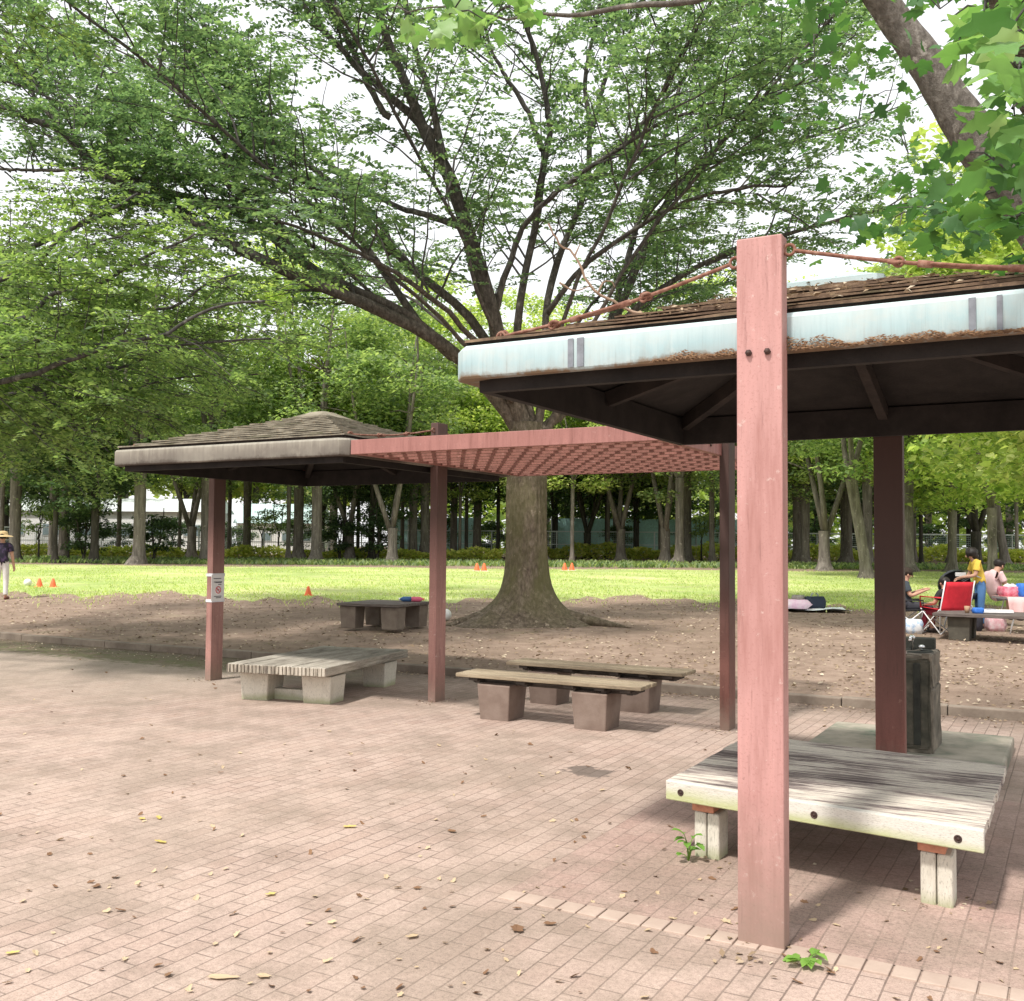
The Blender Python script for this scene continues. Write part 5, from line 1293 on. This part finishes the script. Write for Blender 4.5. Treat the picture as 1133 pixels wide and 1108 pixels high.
def person(label, loc, rz, J, k, shirt, bottom, hairm, sleeve=.55, shorts=False, hair='short', skinm=None, shoes=None, hat=None, hands_curl=.6):
    """J: joints in metres for a 1.7 m adult (x forward, y left); k scales the figure"""
    t = thing('person', label, 'person', loc, rz)
    J = {n: np.array(p, float) * k for n, p in J.items()}; sk = skinm or pl('skin', (.52, .30, .21), .6, .05)
    hd = norm(J['headtop'] - J['head']); fw = norm(np.array([1., 0, 0]) - hd * hd[0])
    body = dict(pelvis=J['pelvis'], spine=J['spine'], chest=J['chest'], neck=J['neck'], jaw=J['head'], skull=(J['head'] + J['headtop']) / 2 + fw * .005 * k, top=J['headtop'])
    R = dict(pelvis=(.13, .10), spine=(.12, .095), chest=(.14, .10), neck=.05, jaw=.072, skull=(.092, .098), top=.062)
    E_ = [('pelvis', 'spine'), ('spine', 'chest'), ('chest', 'neck'), ('neck', 'jaw'), ('jaw', 'skull'), ('skull', 'top')]
    for s in 'lr':
        for n, r in (('sh', .062), ('el', .044), ('wr', .030), ('hip', .088), ('kn', .06), ('an', .042), ('toe', .035)):
            body[n + s] = J[n + s]; R[n + s] = r
        hdv = norm(J['wr' + s] - J['el' + s]); palm = J['wr' + s] + hdv * .075 * k; body['palm' + s] = palm; R['palm' + s] = (.036, .02)
        sidev = norm(np.cross(hdv, np.array([0, 0, 1.]) + 1e-3)); nv = np.cross(sidev, hdv); sg = 1 if s == 'l' else -1
        E_ += [('chest', 'sh' + s), ('sh' + s, 'el' + s), ('el' + s, 'wr' + s), ('wr' + s, 'palm' + s), ('pelvis', 'hip' + s), ('hip' + s, 'kn' + s), ('kn' + s, 'an' + s), ('an' + s, 'toe' + s)]
        for f, L in zip(range(4), (.070, .080, .075, .058)):
            b = palm + hdv * .012 * k + sidev * (f - 1.5) * .019 * k
            a1 = b + hdv * L * .55 * k - nv * .012 * k; a2 = a1 + (hdv * (1 - hands_curl * .6) - nv * hands_curl) * L * .5 * k
            body['f%d%s' % (f, s)] = a1; body['g%d%s' % (f, s)] = a2; R['f%d%s' % (f, s)] = .009; R['g%d%s' % (f, s)] = .007
            E_ += [('palm' + s, 'f%d%s' % (f, s)), ('f%d%s' % (f, s), 'g%d%s' % (f, s))]
        th = J['wr' + s] + hdv * .035 * k + sidev * sg * .04 * k; body['t' + s] = th; body['u' + s] = th + hdv * .035 * k + sidev * sg * .008 * k; R['t' + s] = .011; R['u' + s] = .008
        E_ += [('wr' + s, 't' + s), ('t' + s, 'u' + s)]
    R = {n: (tuple(x * k for x in r) if not np.isscalar(r) else r * k) for n, r in R.items()}
    sd = np.cross(hd, fw); c = body['skull'] - hd * .01 * k
    ex = [(tuple(c + fw * .098 * k - hd * .02 * k), (.016 * k, .013 * k, .022 * k))] + [(tuple(c + sd * s * .088 * k - hd * .02 * k), (.018 * k, .01 * k, .03 * k)) for s in (-1, 1)]
    skin('body', body, E_, R, sk, t, 2, True, ex)
    for s in (-1, 1): MB().ball(c + fw * .088 * k + sd * s * .034 * k, .011 * k, 0, 8, 6).build('eye', pl('dark_eye', (.02, .015, .012), .3), t)
    MB().ball(c + fw * .089 * k - hd * .055 * k, (.008 * k, .022 * k, .006 * k), 0, 8, 6, Matrix((fw, sd, hd)).transposed()).build('mouth', pl('lip', (.40, .14, .12)), t)
    # clothes: the body's own surface over torso / legs, lifted off the skin
    SEG = [('pelvis', 'spine', .115), ('spine', 'chest', .12), ('chest', 'neck', .09), ('neck', 'jaw', .06), ('jaw', 'top', .085)]
    for q in 'lr': SEG += [('chest', 'sh' + q, .09), ('sh' + q, 'el' + q, .053), ('el' + q, 'wr' + q, .037), ('wr' + q, 'palm' + q, .03), ('palm' + q, 'g1' + q, .03), ('pelvis', 'hip' + q, .1), ('hip' + q, 'kn' + q, .075), ('kn' + q, 'an' + q, .05), ('an' + q, 'toe' + q, .04)]
    bo = [c_ for c_ in t.children if c_.data and c_.data.name.startswith('body')][0].data
    VC = np.array([v.co for v in bo.vertices]); VN = np.array([v.normal for v in bo.vertices])
    A = np.array([body[x[0]] for x in SEG]); Bv = np.array([body[x[1]] for x in SEG]); RR = np.array([x[2] for x in SEG]) * k
    def region(c_):
        ab = Bv - A; tt = np.clip(np.sum((c_ - A) * ab, 1) / np.sum(ab * ab, 1), 0, 1); dd = np.linalg.norm(c_ - A - ab * tt[:, None], axis=1) / RR
        i = int(np.argmin(dd)); return SEG[i][0], SEG[i][1], tt[i]
    REG = [region(np.array(p.center)) for p in bo.polygons]
    def is_shirt(r):
        a_, b_, q = r
        if (a_, b_) in (('pelvis', 'spine'), ('spine', 'chest')) or (a_ == 'chest' and b_[:2] == 'sh'): return True
        if (a_, b_) == ('chest', 'neck'): return q < .72
        if a_[:2] == 'sh': return q < sleeve
        return a_ == 'pelvis' and q < .35
    def is_bottom(r):
        a_, b_, q = r
        if (a_, b_) == ('pelvis', 'spine'): return q < .5
        if a_ == 'pelvis' or a_[:3] == 'hip': return True
        return a_[:2] == 'kn' and (q < .08 if shorts else q < .9)
    def cloth(nm, test, off, mat):
        fs = [tuple(p.vertices) for p, r in zip(bo.polygons, REG) if test(r)]; ids = sorted({i for f in fs for i in f}); mp = {i: j for j, i in enumerate(ids)}
        me = bpy.data.meshes.new(nm); me.from_pydata([tuple(VC[i] + VN[i] * off * k) for i in ids], [], [tuple(mp[i] for i in f) for f in fs]); me.update()
        bm = bmesh.new(); bm.from_mesh(me); parts = []; todo = set(bm.faces)      # keep the main connected piece only
        while todo:
            st = [todo.pop()]; grp = list(st)
            while st:
                for e_ in st.pop().edges:
                    for f2 in e_.link_faces:
                        if f2 in todo: todo.remove(f2); st.append(f2); grp.append(f2)
            parts.append(grp)
        big = max(parts, key=len); bmesh.ops.delete(bm, geom=[f for g in parts if g is not big for f in g], context='FACES'); bm.to_mesh(me); bm.free()
        for p in me.polygons: p.use_smooth = True
        o = link_mesh(nm, me, mat, t); so_ = o.modifiers.new('hem', 'SOLIDIFY'); so_.thickness = .008 * k; so_.offset = -1
    cloth('shirt', is_shirt, .022, shirt); cloth('shorts' if shorts else 'trousers', is_bottom, .012, bottom)
    for s in 'lr':
        d = J['toe' + s] - J['an' + s]; m = MB(); q = J['an' + s]
        a_ = math.atan2(d[1], d[0]); cc = (q + J['toe' + s]) / 2; 
        m.ball((cc[0], cc[1], min(q[2], J['toe' + s][2]) + .012 * k), (.135 * k, .05 * k, .048 * k), 0, 12, 8, Matrix.Rotation(a_, 3, 'Z')); m.build('shoe', shoes or pl('dark_shoe', (.05, .04, .04)), t)
    M = Matrix((fw, sd, hd)).transposed(); m = MB()
    if hair == 'short': m.ball(c - fw * .018 * k + hd * .035 * k, (.112 * k, .108 * k, .095 * k), 0, 16, 12, M, .07)
    else: m.ball(c - fw * .03 * k + hd * .03 * k, (.125 * k, .128 * k, .118 * k), 0, 18, 14, M, .13); m.ball(c - fw * .06 * k - hd * .05 * k, (.085 * k, .105 * k, .09 * k), 0, 14, 10, M, .12)
    m.build('hair', hairm, t)
    if hat:
        m = MB(); m.lathe([(.245, -.03), (.20, .0), (.125, .015), (.118, .06), (.10, .10), (.05, .12), (0, .122)], (0, 0, 0), 22)
        m.v = [tuple(c + (hd * (p[2] + .035) + fw * p[0] + sd * p[1]) * k) for p in m.v]; m.build('straw_hat', hat, t)
    return t

STAND = dict(pelvis=(0, 0, .95), spine=(0, 0, 1.13), chest=(.01, 0, 1.32), neck=(.01, 0, 1.47), head=(.03, 0, 1.545), headtop=(.03, 0, 1.665), shl=(0, .175, 1.39), shr=(0, -.175, 1.39), ell=(-.02, .23, 1.12), elr=(-.02, -.23, 1.12), wrl=(.06, .24, .88), wrr=(.06, -.24, .88),
             hipl=(0, .085, .88), hipr=(0, -.085, .88), knl=(.02, .10, .49), knr=(.02, -.10, .49), anl=(-.02, .10, .08), anr=(-.02, -.10, .08), toel=(.13, .12, .035), toer=(.13, -.12, .035))
SIT = dict(pelvis=(0, 0, .50), spine=(-.05, 0, .68), chest=(-.06, 0, .86), neck=(-.03, 0, 1.01), head=(.0, 0, 1.085), headtop=(.0, 0, 1.205), shl=(-.05, .175, .93), shr=(-.05, -.175, .93), ell=(.04, .24, .70), elr=(.04, -.24, .70), wrl=(.24, .17, .64), wrr=(.24, -.17, .64),
           hipl=(.03, .09, .49), hipr=(.03, -.09, .49), knl=(.42, .12, .50), knr=(.42, -.12, .50), anl=(.44, .12, .08), anr=(.44, -.12, .08), toel=(.58, .13, .035), toer=(.58, -.13, .035))
hair_b = speckled('black_hair', (.012, .010, .009), (.035, .028, .024), 30, .5)
toL = YAW + PI; toR = YAW; toAway = YAW + PI / 2; toCam = YAW - PI / 2
def on_ground(px, d): 
    p = at_ground(px, d); p[2] = soil_z(p[0], p[1]); return p

J = dict(STAND); J.update(wrr=(.02, -.27, .87), wrl=(.22, .15, 1.05), ell=(.02, .25, 1.12), toer=(.12, -.14, .035))
person('person in straw hat, navy patterned shirt and white trousers at left edge', on_ground(3, 24.5), toAway + .35, J, .94, speckled('navy_print', (.02, .022, .035), (.035, .03, .05), 8, .9, (.16, .10, .22), .1), pl('white_cotton', (.74, .72, .70), .9), hair_b, .6, hair='short', hat=speckled('straw', (.42, .29, .13), (.58, .44, .24), 40), shoes=pl('brown_shoe', (.18, .07, .05)))
J = dict(STAND); J.update(chest=(.07, 0, 1.31), spine=(.02, 0, 1.13), neck=(.12, 0, 1.45), head=(.17, 0, 1.515), headtop=(.20, 0, 1.63), shl=(.09, .17, 1.37), shr=(.09, -.17, 1.37), ell=(.16, .22, 1.12), elr=(.16, -.22, 1.12), wrl=(.40, .14, 1.08), wrr=(.38, -.12, 1.05))
person('person in yellow shirt and blue jeans with curly black hair tending the grill', on_ground(1084, 18.3), toL - .15, J, .845, pl('yellow_cotton', (.70, .50, .08), .9), pl('blue_denim', (.09, .20, .40), .9), hair_b, .62, hair='curly')
J = dict(SIT); J.update(wrl=(.28, .22, .66), wrr=(.22, -.22, .66))
CS = .78
person('dark haired person seated low in the red camping chair', on_ground(1044, 17.2) + np.array([0, 0, -.02]), toAway + .45, J, CS, pl('black_cotton', (.03, .028, .03), .9), pl('dark_red_cotton', (.30, .04, .06), .9), hair_b, .6)
J = dict(SIT); J.update(wrl=(.30, .06, .82), wrr=(.30, -.08, .80), headtop=(.03, 0, 1.20))
person('person in dark shirt seated in the black camping chair facing right', on_ground(1003, 17.6) + np.array([0, 0, .02]), toR - .25, J, .86, pl('dark_grey_cotton', (.045, .055, .065), .9), pl('charcoal_cotton', (.05, .05, .06), .9), speckled('brown_black_hair', (.02, .014, .01), (.05, .035, .025), 30), .6, True)
J = dict(SIT); J.update(neck=(.02, 0, 1.0), head=(.08, 0, 1.06), headtop=(.12, 0, 1.175))
person('person in pale pink top leaning forward behind the pink picnic bags', on_ground(1101, 18.9) + np.array([0, 0, .10]), toR + .3, J, .92, pl('pale_pink_cotton', (.72, .50, .50), .9), pl('grey_cotton', (.25, .25, .28), .9), hair_b, .6, True)

def camp_chair(label, loc, rz, fab, pole, k=1.):
    t = thing('camping_chair', label, 'chair', loc, rz)
    w, sh = .27 * k, .40 * k
    m = MB(); vs = []; fs = []
    for i in range(7):
        for j in range(7):
            x = -.22 + .44 * i / 6; y = -w + 2 * w * j / 6; vs.append((x * k, y, sh - .035 * (1 - (2 * j / 6 - 1) ** 2) + .03 * i / 6))
    for i in range(6):
        for j in range(6): fs.append((i * 7 + j, (i + 1) * 7 + j, (i + 1) * 7 + j + 1, i * 7 + j + 1))
    m.add(vs, fs, 0, True); o = m.build('seat', fab, t); so = o.modifiers.new('t', 'SOLIDIFY'); so.thickness = .012
    m = MB(); vs = []
    for i in range(7):
        for j in range(7):
            z = .36 + .46 * i / 6; y = -w + 2 * w * j / 6; vs.append(((-.22 - .10 * i / 6) * k - .04 * (1 - (2 * j / 6 - 1) ** 2), y, z * k))
    m.add(vs, fs, 0, True); o = m.build('backrest', fab, t); so = o.modifiers.new('t', 'SOLIDIFY'); so.thickness = .012
    for s in (-1, 1):
        MB().tube([(-.20 * k, s * w, .03), (-.22 * k, s * w, .42 * k), (-.33 * k, s * w, .84 * k)], .011, 8).build('back_pole', pole, t)
        MB().tube([(.23 * k, s * w, .40 * k), (.24 * k, s * w, .58 * k), (-.25 * k, s * w * 1.05, .58 * k)], .013, 8).build('armrest', fab, t)
        MB().tube([(.24 * k, s * w, .02), (-.2 * k, s * w, .40 * k)], .010, 6).build('leg', pole, t); MB().tube([(-.22 * k, s * w, .02), (.23 * k, s * w, .40 * k)], .010, 6).build('leg', pole, t)
    for x in (-.21, .235): 
        MB().tube([(x * k, -w, .02), (x * k, w, .40 * k)], .010, 6).build('leg', pole, t); MB().tube([(x * k, w, .02), (x * k, -w, .40 * k)], .010, 6).build('leg', pole, t)
    return t
pole = pl('white_metal', (.70, .70, .70), .4)
camp_chair('red folding camping chair seen from behind with white crossed legs', on_ground(1045, 17.2), toAway + .30, pl('red_canvas', (.58, .025, .04), .8, .15), pole, 1.08)
camp_chair('black folding camping chair with white legs beside the brown post', on_ground(1003, 17.6), toR - .25, pl('black_canvas', (.03, .03, .033), .8), pole, .95)

# grill on a stand with a lifted lid
g0 = on_ground(1062, 18.4)
gr = thing('grill', 'dark round grill with open lid tended by the person in yellow', 'grill', g0, toCam)
blk = pl('black_enamel', (.03, .032, .04), .35); gz = .60
MB().lathe([(0, -.16), (.16, -.14), (.26, -.05), (.29, .03), (.275, .03), (.24, -.03), (0, -.06)], (0, 0, gz), 24).build('bowl', blk, gr)
m = MB(); m.lathe([(.29, 0), (.285, .06), (.22, .14), (.10, .18), (0, .19)], (0, 0, 0), 24); R_ = Matrix.Rotation(math.radians(-58), 3, 'Y')
m.v = [tuple(R_ @ Vector(p) + Vector((-.24, 0, gz + .17))) for p in m.v]; m.build('lid', blk, gr)
MB().box((-.05, .03, gz + .355), (.02, .19, .07), .0).build('lid_label', pl('white_plastic', (.75, .75, .75)), gr)
MB().lathe([(0, .02), (.25, .02), (.255, .03), (0, .032)], (0, 0, gz), 24).build('grate', pl('grey_metal', (.30, .32, .34), .4), gr)
for a in (.5, 2.6, 4.7): MB().tube([(.18 * math.cos(a), .18 * math.sin(a), gz - .12), (.30 * math.cos(a), .30 * math.sin(a), 0)], .014, 8).build('leg', pl('grey_metal', (.30, .32, .34), .4), gr)
t = at(1077, 640, 18.2); tg = thing('cooking_tongs', 'long steel cooking tongs held over the grill', 'tongs', t)
for dz in (0, .035): MB(t).tube([at(1086, 640, 18.1), at(1078, 637, 18.15) + ZUP * dz * .5, at(1064, 645, 18.3) + ZUP * dz], .007, 6).build('arm', pl('grey_metal', (.30, .32, .34), .4), tg)

def bag(name, label, cat, loc, size, mat, rz=0, handle=None, seed=0, top=None):
    rr = random.Random(seed); t = thing(name, label, cat, loc, rz); m = MB()
    bm = bmesh.new(); bmesh.ops.create_cube(bm, size=1); bmesh.ops.subdivide_edges(bm, edges=bm.edges[:], cuts=3, use_grid_fill=True); bm.verts.ensure_lookup_table(); vs = []
    for v in bm.verts:
        x, y, z = v.co; b = 1 + .22 * math.cos(z * PI) - .12 * (x * x + y * y)
        vs.append((x * size[0] * b + rr.uniform(-.05, .05) * size[0], y * size[1] * b + rr.uniform(-.05, .05) * size[1], (z + .5) * size[2] + rr.uniform(-.04, .04) * size[2] * (z > -.4)))
    m.add(vs, [tuple(v.index for v in f.verts) for f in bm.faces], 0, True); bm.free(); m.build('body', mat, t)
    if handle: m = MB(); m.tube([(size[0] * .25 * math.cos(a), 0, size[2] + size[2] * .3 * math.sin(a)) for a in np.linspace(PI, 0, 9)], .012, 6); m.build('handle', handle, t)
    if top: m = MB(); m.ball((0, 0, size[2] * .98), (size[0] * .42, size[1] * .42, size[2] * .25), 0, 12, 8, None, .08); m.build('stuffing', top, t)
    return t
pinkc = speckled('pink_print_cloth', (.70, .30, .36), (.78, .52, .55), 14, .9, (.80, .72, .72), .1)
# folding table with a pink sheer cloth behind the low table
fz = on_ground(1128, 17.6)
ftb = thing('folding_table', 'white folding picnic table standing behind the low dark table', 'table', fz, YAW)
MB().box((.15, 0, .60), (1.0, .6, .03), 0, 0, 1., .006).build('tabletop', pole, ftb)
for sx in (-1, 1):
    for sy in (-1, 1): MB().tube([(.15 + sx * .30, sy * .24, .60), (.15 + sx * .46, sy * .26, 0)], .013, 8).build('leg', pole, ftb)
m = MB(); vs = []; fs = []; nn = 25
for j in range(nn):
    x = -.37 + 1.04 * j / (nn - 1)
    for i, (y, z) in enumerate(((.31, .62), (0, .622), (-.312, .62), (-.325, .52), (-.335 , .42), (-.34, .30))): vs.append((x, y - .018 * math.sin(x * 30) * max(0, i - 2), z + .02 * math.sin(x * 9) * (i == 5)))
for j in range(nn - 1):
    for i in range(5): fs.append((j * 6 + i, (j + 1) * 6 + i, (j + 1) * 6 + i + 1, j * 6 + i + 1))
m.add(vs, fs, 0, True); o = m.build('picnic_cloth', pl('pale_pink_cloth', (.74, .48, .46), .9, .08)); o.location = tuple(fz); o.rotation_euler = (0, 0, YAW); tag(o, 'pale pink cloth draped over the folding picnic table', 'tablecloth')
tz = lambda px, d, dz=.625: (on_ground(px, d) * np.array([1, 1, 0]) + np.array([0, 0, fz[2] + dz]))
bag('picnic_bag', 'red and pink print bag with white top on the folding table', 'bag', tz(1117, 17.6), (.30, .22, .17), speckled('red_print', (.55, .06, .12), (.75, .35, .40), 16, .9), YAW, pole, 1, pl('white_cotton', (.74, .72, .70)))
bag('picnic_bag', 'bright blue bag at the right end of the folding table', 'bag', tz(1133, 17.5), (.22, .2, .22), pl('bright_blue', (.04, .16, .55)), YAW, None, 2)
bag('cooler_bag', 'dark grey cooler bag on the ground between grill and jeans', 'bag', on_ground(1070, 17.9), (.34, .28, .36), pl('dark_bag', (.05, .05, .065)), YAW, pole, 3)
bag('shopping_bag', 'pink bag on the ground under the picnic table', 'bag', on_ground(1100, 17.9), (.26, .2, .24), pinkc, YAW, None, 4)
bag('shopping_bag', 'blue and white bag on the ground below the black chair', 'bag', on_ground(1009, 17.3), (.24, .2, .24), speckled('blue_white_bag', (.08, .30, .60), (.70, .74, .78), 9, .7, (.85, .85, .85)), YAW, None, 5)
lz = pz + .411
def on_low(px, d): p = at_ground(px, d); return np.array([p[0], p[1], lz])
bag('pouch', 'bright blue round pouch on the low dark table', 'pouch', on_low(1081, 16.2), (.13, .1, .09), pl('bright_blue', (.04, .16, .55)), YAW, None, 6)
wr = thing('paper_packet', 'long white paper packet lying on the low dark table', 'packet', on_low(1101, 16.3), YAW - .1)
MB().box((0, 0, .03), (.50, .16, .05), 0, 0, .95, .01).build('wrapper', MAT['paper'], wr); MB().box((-.1, 0, .061), (.14, .12, .012), .2).build('flap', pl('grey_print', (.35, .36, .42)), wr)
cup = MB(); cup.lathe([(.0, 0), (.032, 0), (.042, .11), (.039, .11), (.03, .01), (0, .01)], (0, 0, 0), 16); o = cup.build('paper_cup', pl('kraft_cup', (.38, .24, .15))); o.location = tuple(on_low(1069, 16.3)); tag(o, 'brown cup on the left end of the low dark table', 'cup')

# picnic sheet near the lawn edge, with belongings
bz_ = on_ground(888, 22.2)
m = MB(); vs = []; fs = []
for i in range(15):
    for j in range(9):
        x = -1.1 + 2.0 * i / 14; y = -.6 + 1.2 * j / 8; vs.append((x, y, .03 + .02 * math.sin(x * 7 + y * 3) + .02 * math.sin(y * 9)))
for i in range(14):
    for j in range(8): fs.append((i * 9 + j, (i + 1) * 9 + j, (i + 1) * 9 + j + 1, i * 9 + j + 1))
m.add(vs, fs, 0, True); o = m.build('picnic_sheet', speckled('mint_print_sheet', (.55, .66, .64), (.74, .78, .78), 6, .8, (.80, .72, .76))); o.location = tuple(bz_ + ZUP * .02); o.rotation_euler = (0, 0, YAW); tag(o, 'pale picnic sheet spread on the soil at the lawn edge', 'picnic sheet')
bag('blanket_heap', 'heap of pink blanket on the picnic sheet', 'blanket', on_ground(879, 22.2) + ZUP * .05, (.52, .40, .19), speckled('pink_fleece', (.72, .42, .58), (.80, .60, .70), 7, .9, (.80, .74, .76)), YAW, None, 8)
bag('backpack', 'dark navy backpack on the right half of the picnic sheet', 'backpack', on_ground(901, 22.3) + ZUP * .05, (.36, .25, .26), pl('navy_cloth', (.025, .035, .06)), YAW + .3, pl('grey_print', (.35, .36, .42)), 9)
bag('cloth_hat', 'grey sun hat lying on top of the pink blanket heap', 'hat', on_ground(883, 22.4) + ZUP * .21, (.22, .2, .12), speckled('grey_straw', (.22, .20, .17), (.40, .38, .33), 20), 0, None, 10)

# marker cones and balls on the play field
orange = pl('orange_plastic_cone', (.80, .16, .06), .5, .08)
def cone(label, px, py, s=1., white=False, group=None):
    d = d_of(px, py); p = on_ground(px, d); t = thing('marker_cone', label, 'cone', p, YAW, group)
    MB().box((0, 0, .01), (.26 * s, .26 * s, .024), 0, 0, 1., .004).build('base', pl('white_plastic', (.75, .75, .75)) if white else orange, t)
    m = MB(); m.lathe([(.10 * s, .022), (.075 * s, .10 * s), (.03 * s, .25 * s), (.02 * s, .26 * s), (0, .26 * s)], (0, 0, 0), 18); m.build('cone_body', orange, t); return t
cone('orange marker cone, left of the two by the person in the straw hat', 45, 649); cone('orange marker cone, right of the two by the person in the straw hat', 60, 649)
cone('single orange marker cone on the lawn edge behind the far platform bench', 342, 659, .95)
cone('white footed marker cone, left of the far pair left of the big trunk', 528, 632, 1.35, True); cone('white footed marker cone, right of the far pair left of the big trunk', 536, 632, 1.35, True)
cone('white footed marker cone, left of the far pair right of the big trunk', 625, 631, 1.35, True); cone('white footed marker cone, right of the far pair right of the big trunk', 633, 631, 1.35, True)
def ball(label, px, py, r):
    p = on_ground(px, d_of(px, py)); m = MB(); m.ball((0, 0, r), r, 0, 20, 14); o = m.build('ball', pl('white_ball', (.75, .75, .72), .5, .05)); o.location = tuple(p); tag(o, label, 'ball')
ball('white ball on the soil between the middle post and the big trunk', 494, 685, .11)
ball('white ball lying left of the two orange cones', 32, 648, .11)

# ------------------------------------------------------------------ daylight
SUN_EL = math.radians(58); sv = norm(-FWD_H * .75 - RIGHT * .66); sunv = np.array([sv[0] * math.cos(SUN_EL), sv[1] * math.cos(SUN_EL), math.sin(SUN_EL)])
sun = bpy.data.lights.new('sun', 'SUN'); sun.energy = 4.6; sun.angle = math.radians(4.5); sun.color = (1., .955, .90)
so = bpy.data.objects.new('sun', sun); COL.objects.link(so); so.rotation_euler = Vector(sunv).to_track_quat('Z', 'Y').to_euler()
w = bpy.data.worlds.new('World'); scene.world = w; w.use_nodes = True; k = NT(w.node_tree)
sky = k.n('ShaderNodeTexSky'); sky.sky_type = 'NISHITA'; sky.sun_disc = False; sky.sun_elevation = SUN_EL; sky.sun_rotation = math.atan2(sunv[0], sunv[1])
sky.air_density = 1.; sky.dust_density = 4.; sky.ozone_density = .6
bg = w.node_tree.nodes['Background']
k.link(k.mix(.72, sky.outputs[0], (10.6, 10.6, 10.5)), bg.inputs['Color']); bg.inputs['Strength'].default_value = .15
scene.view_settings.view_transform = 'Standard'; scene.view_settings.look = 'None'; scene.view_settings.exposure = 0
scene.cycles.max_bounces = 5; scene.cycles.diffuse_bounces = 3; scene.cycles.glossy_bounces = 2; scene.cycles.transmission_bounces = 3; scene.cycles.transparent_max_bounces = 4
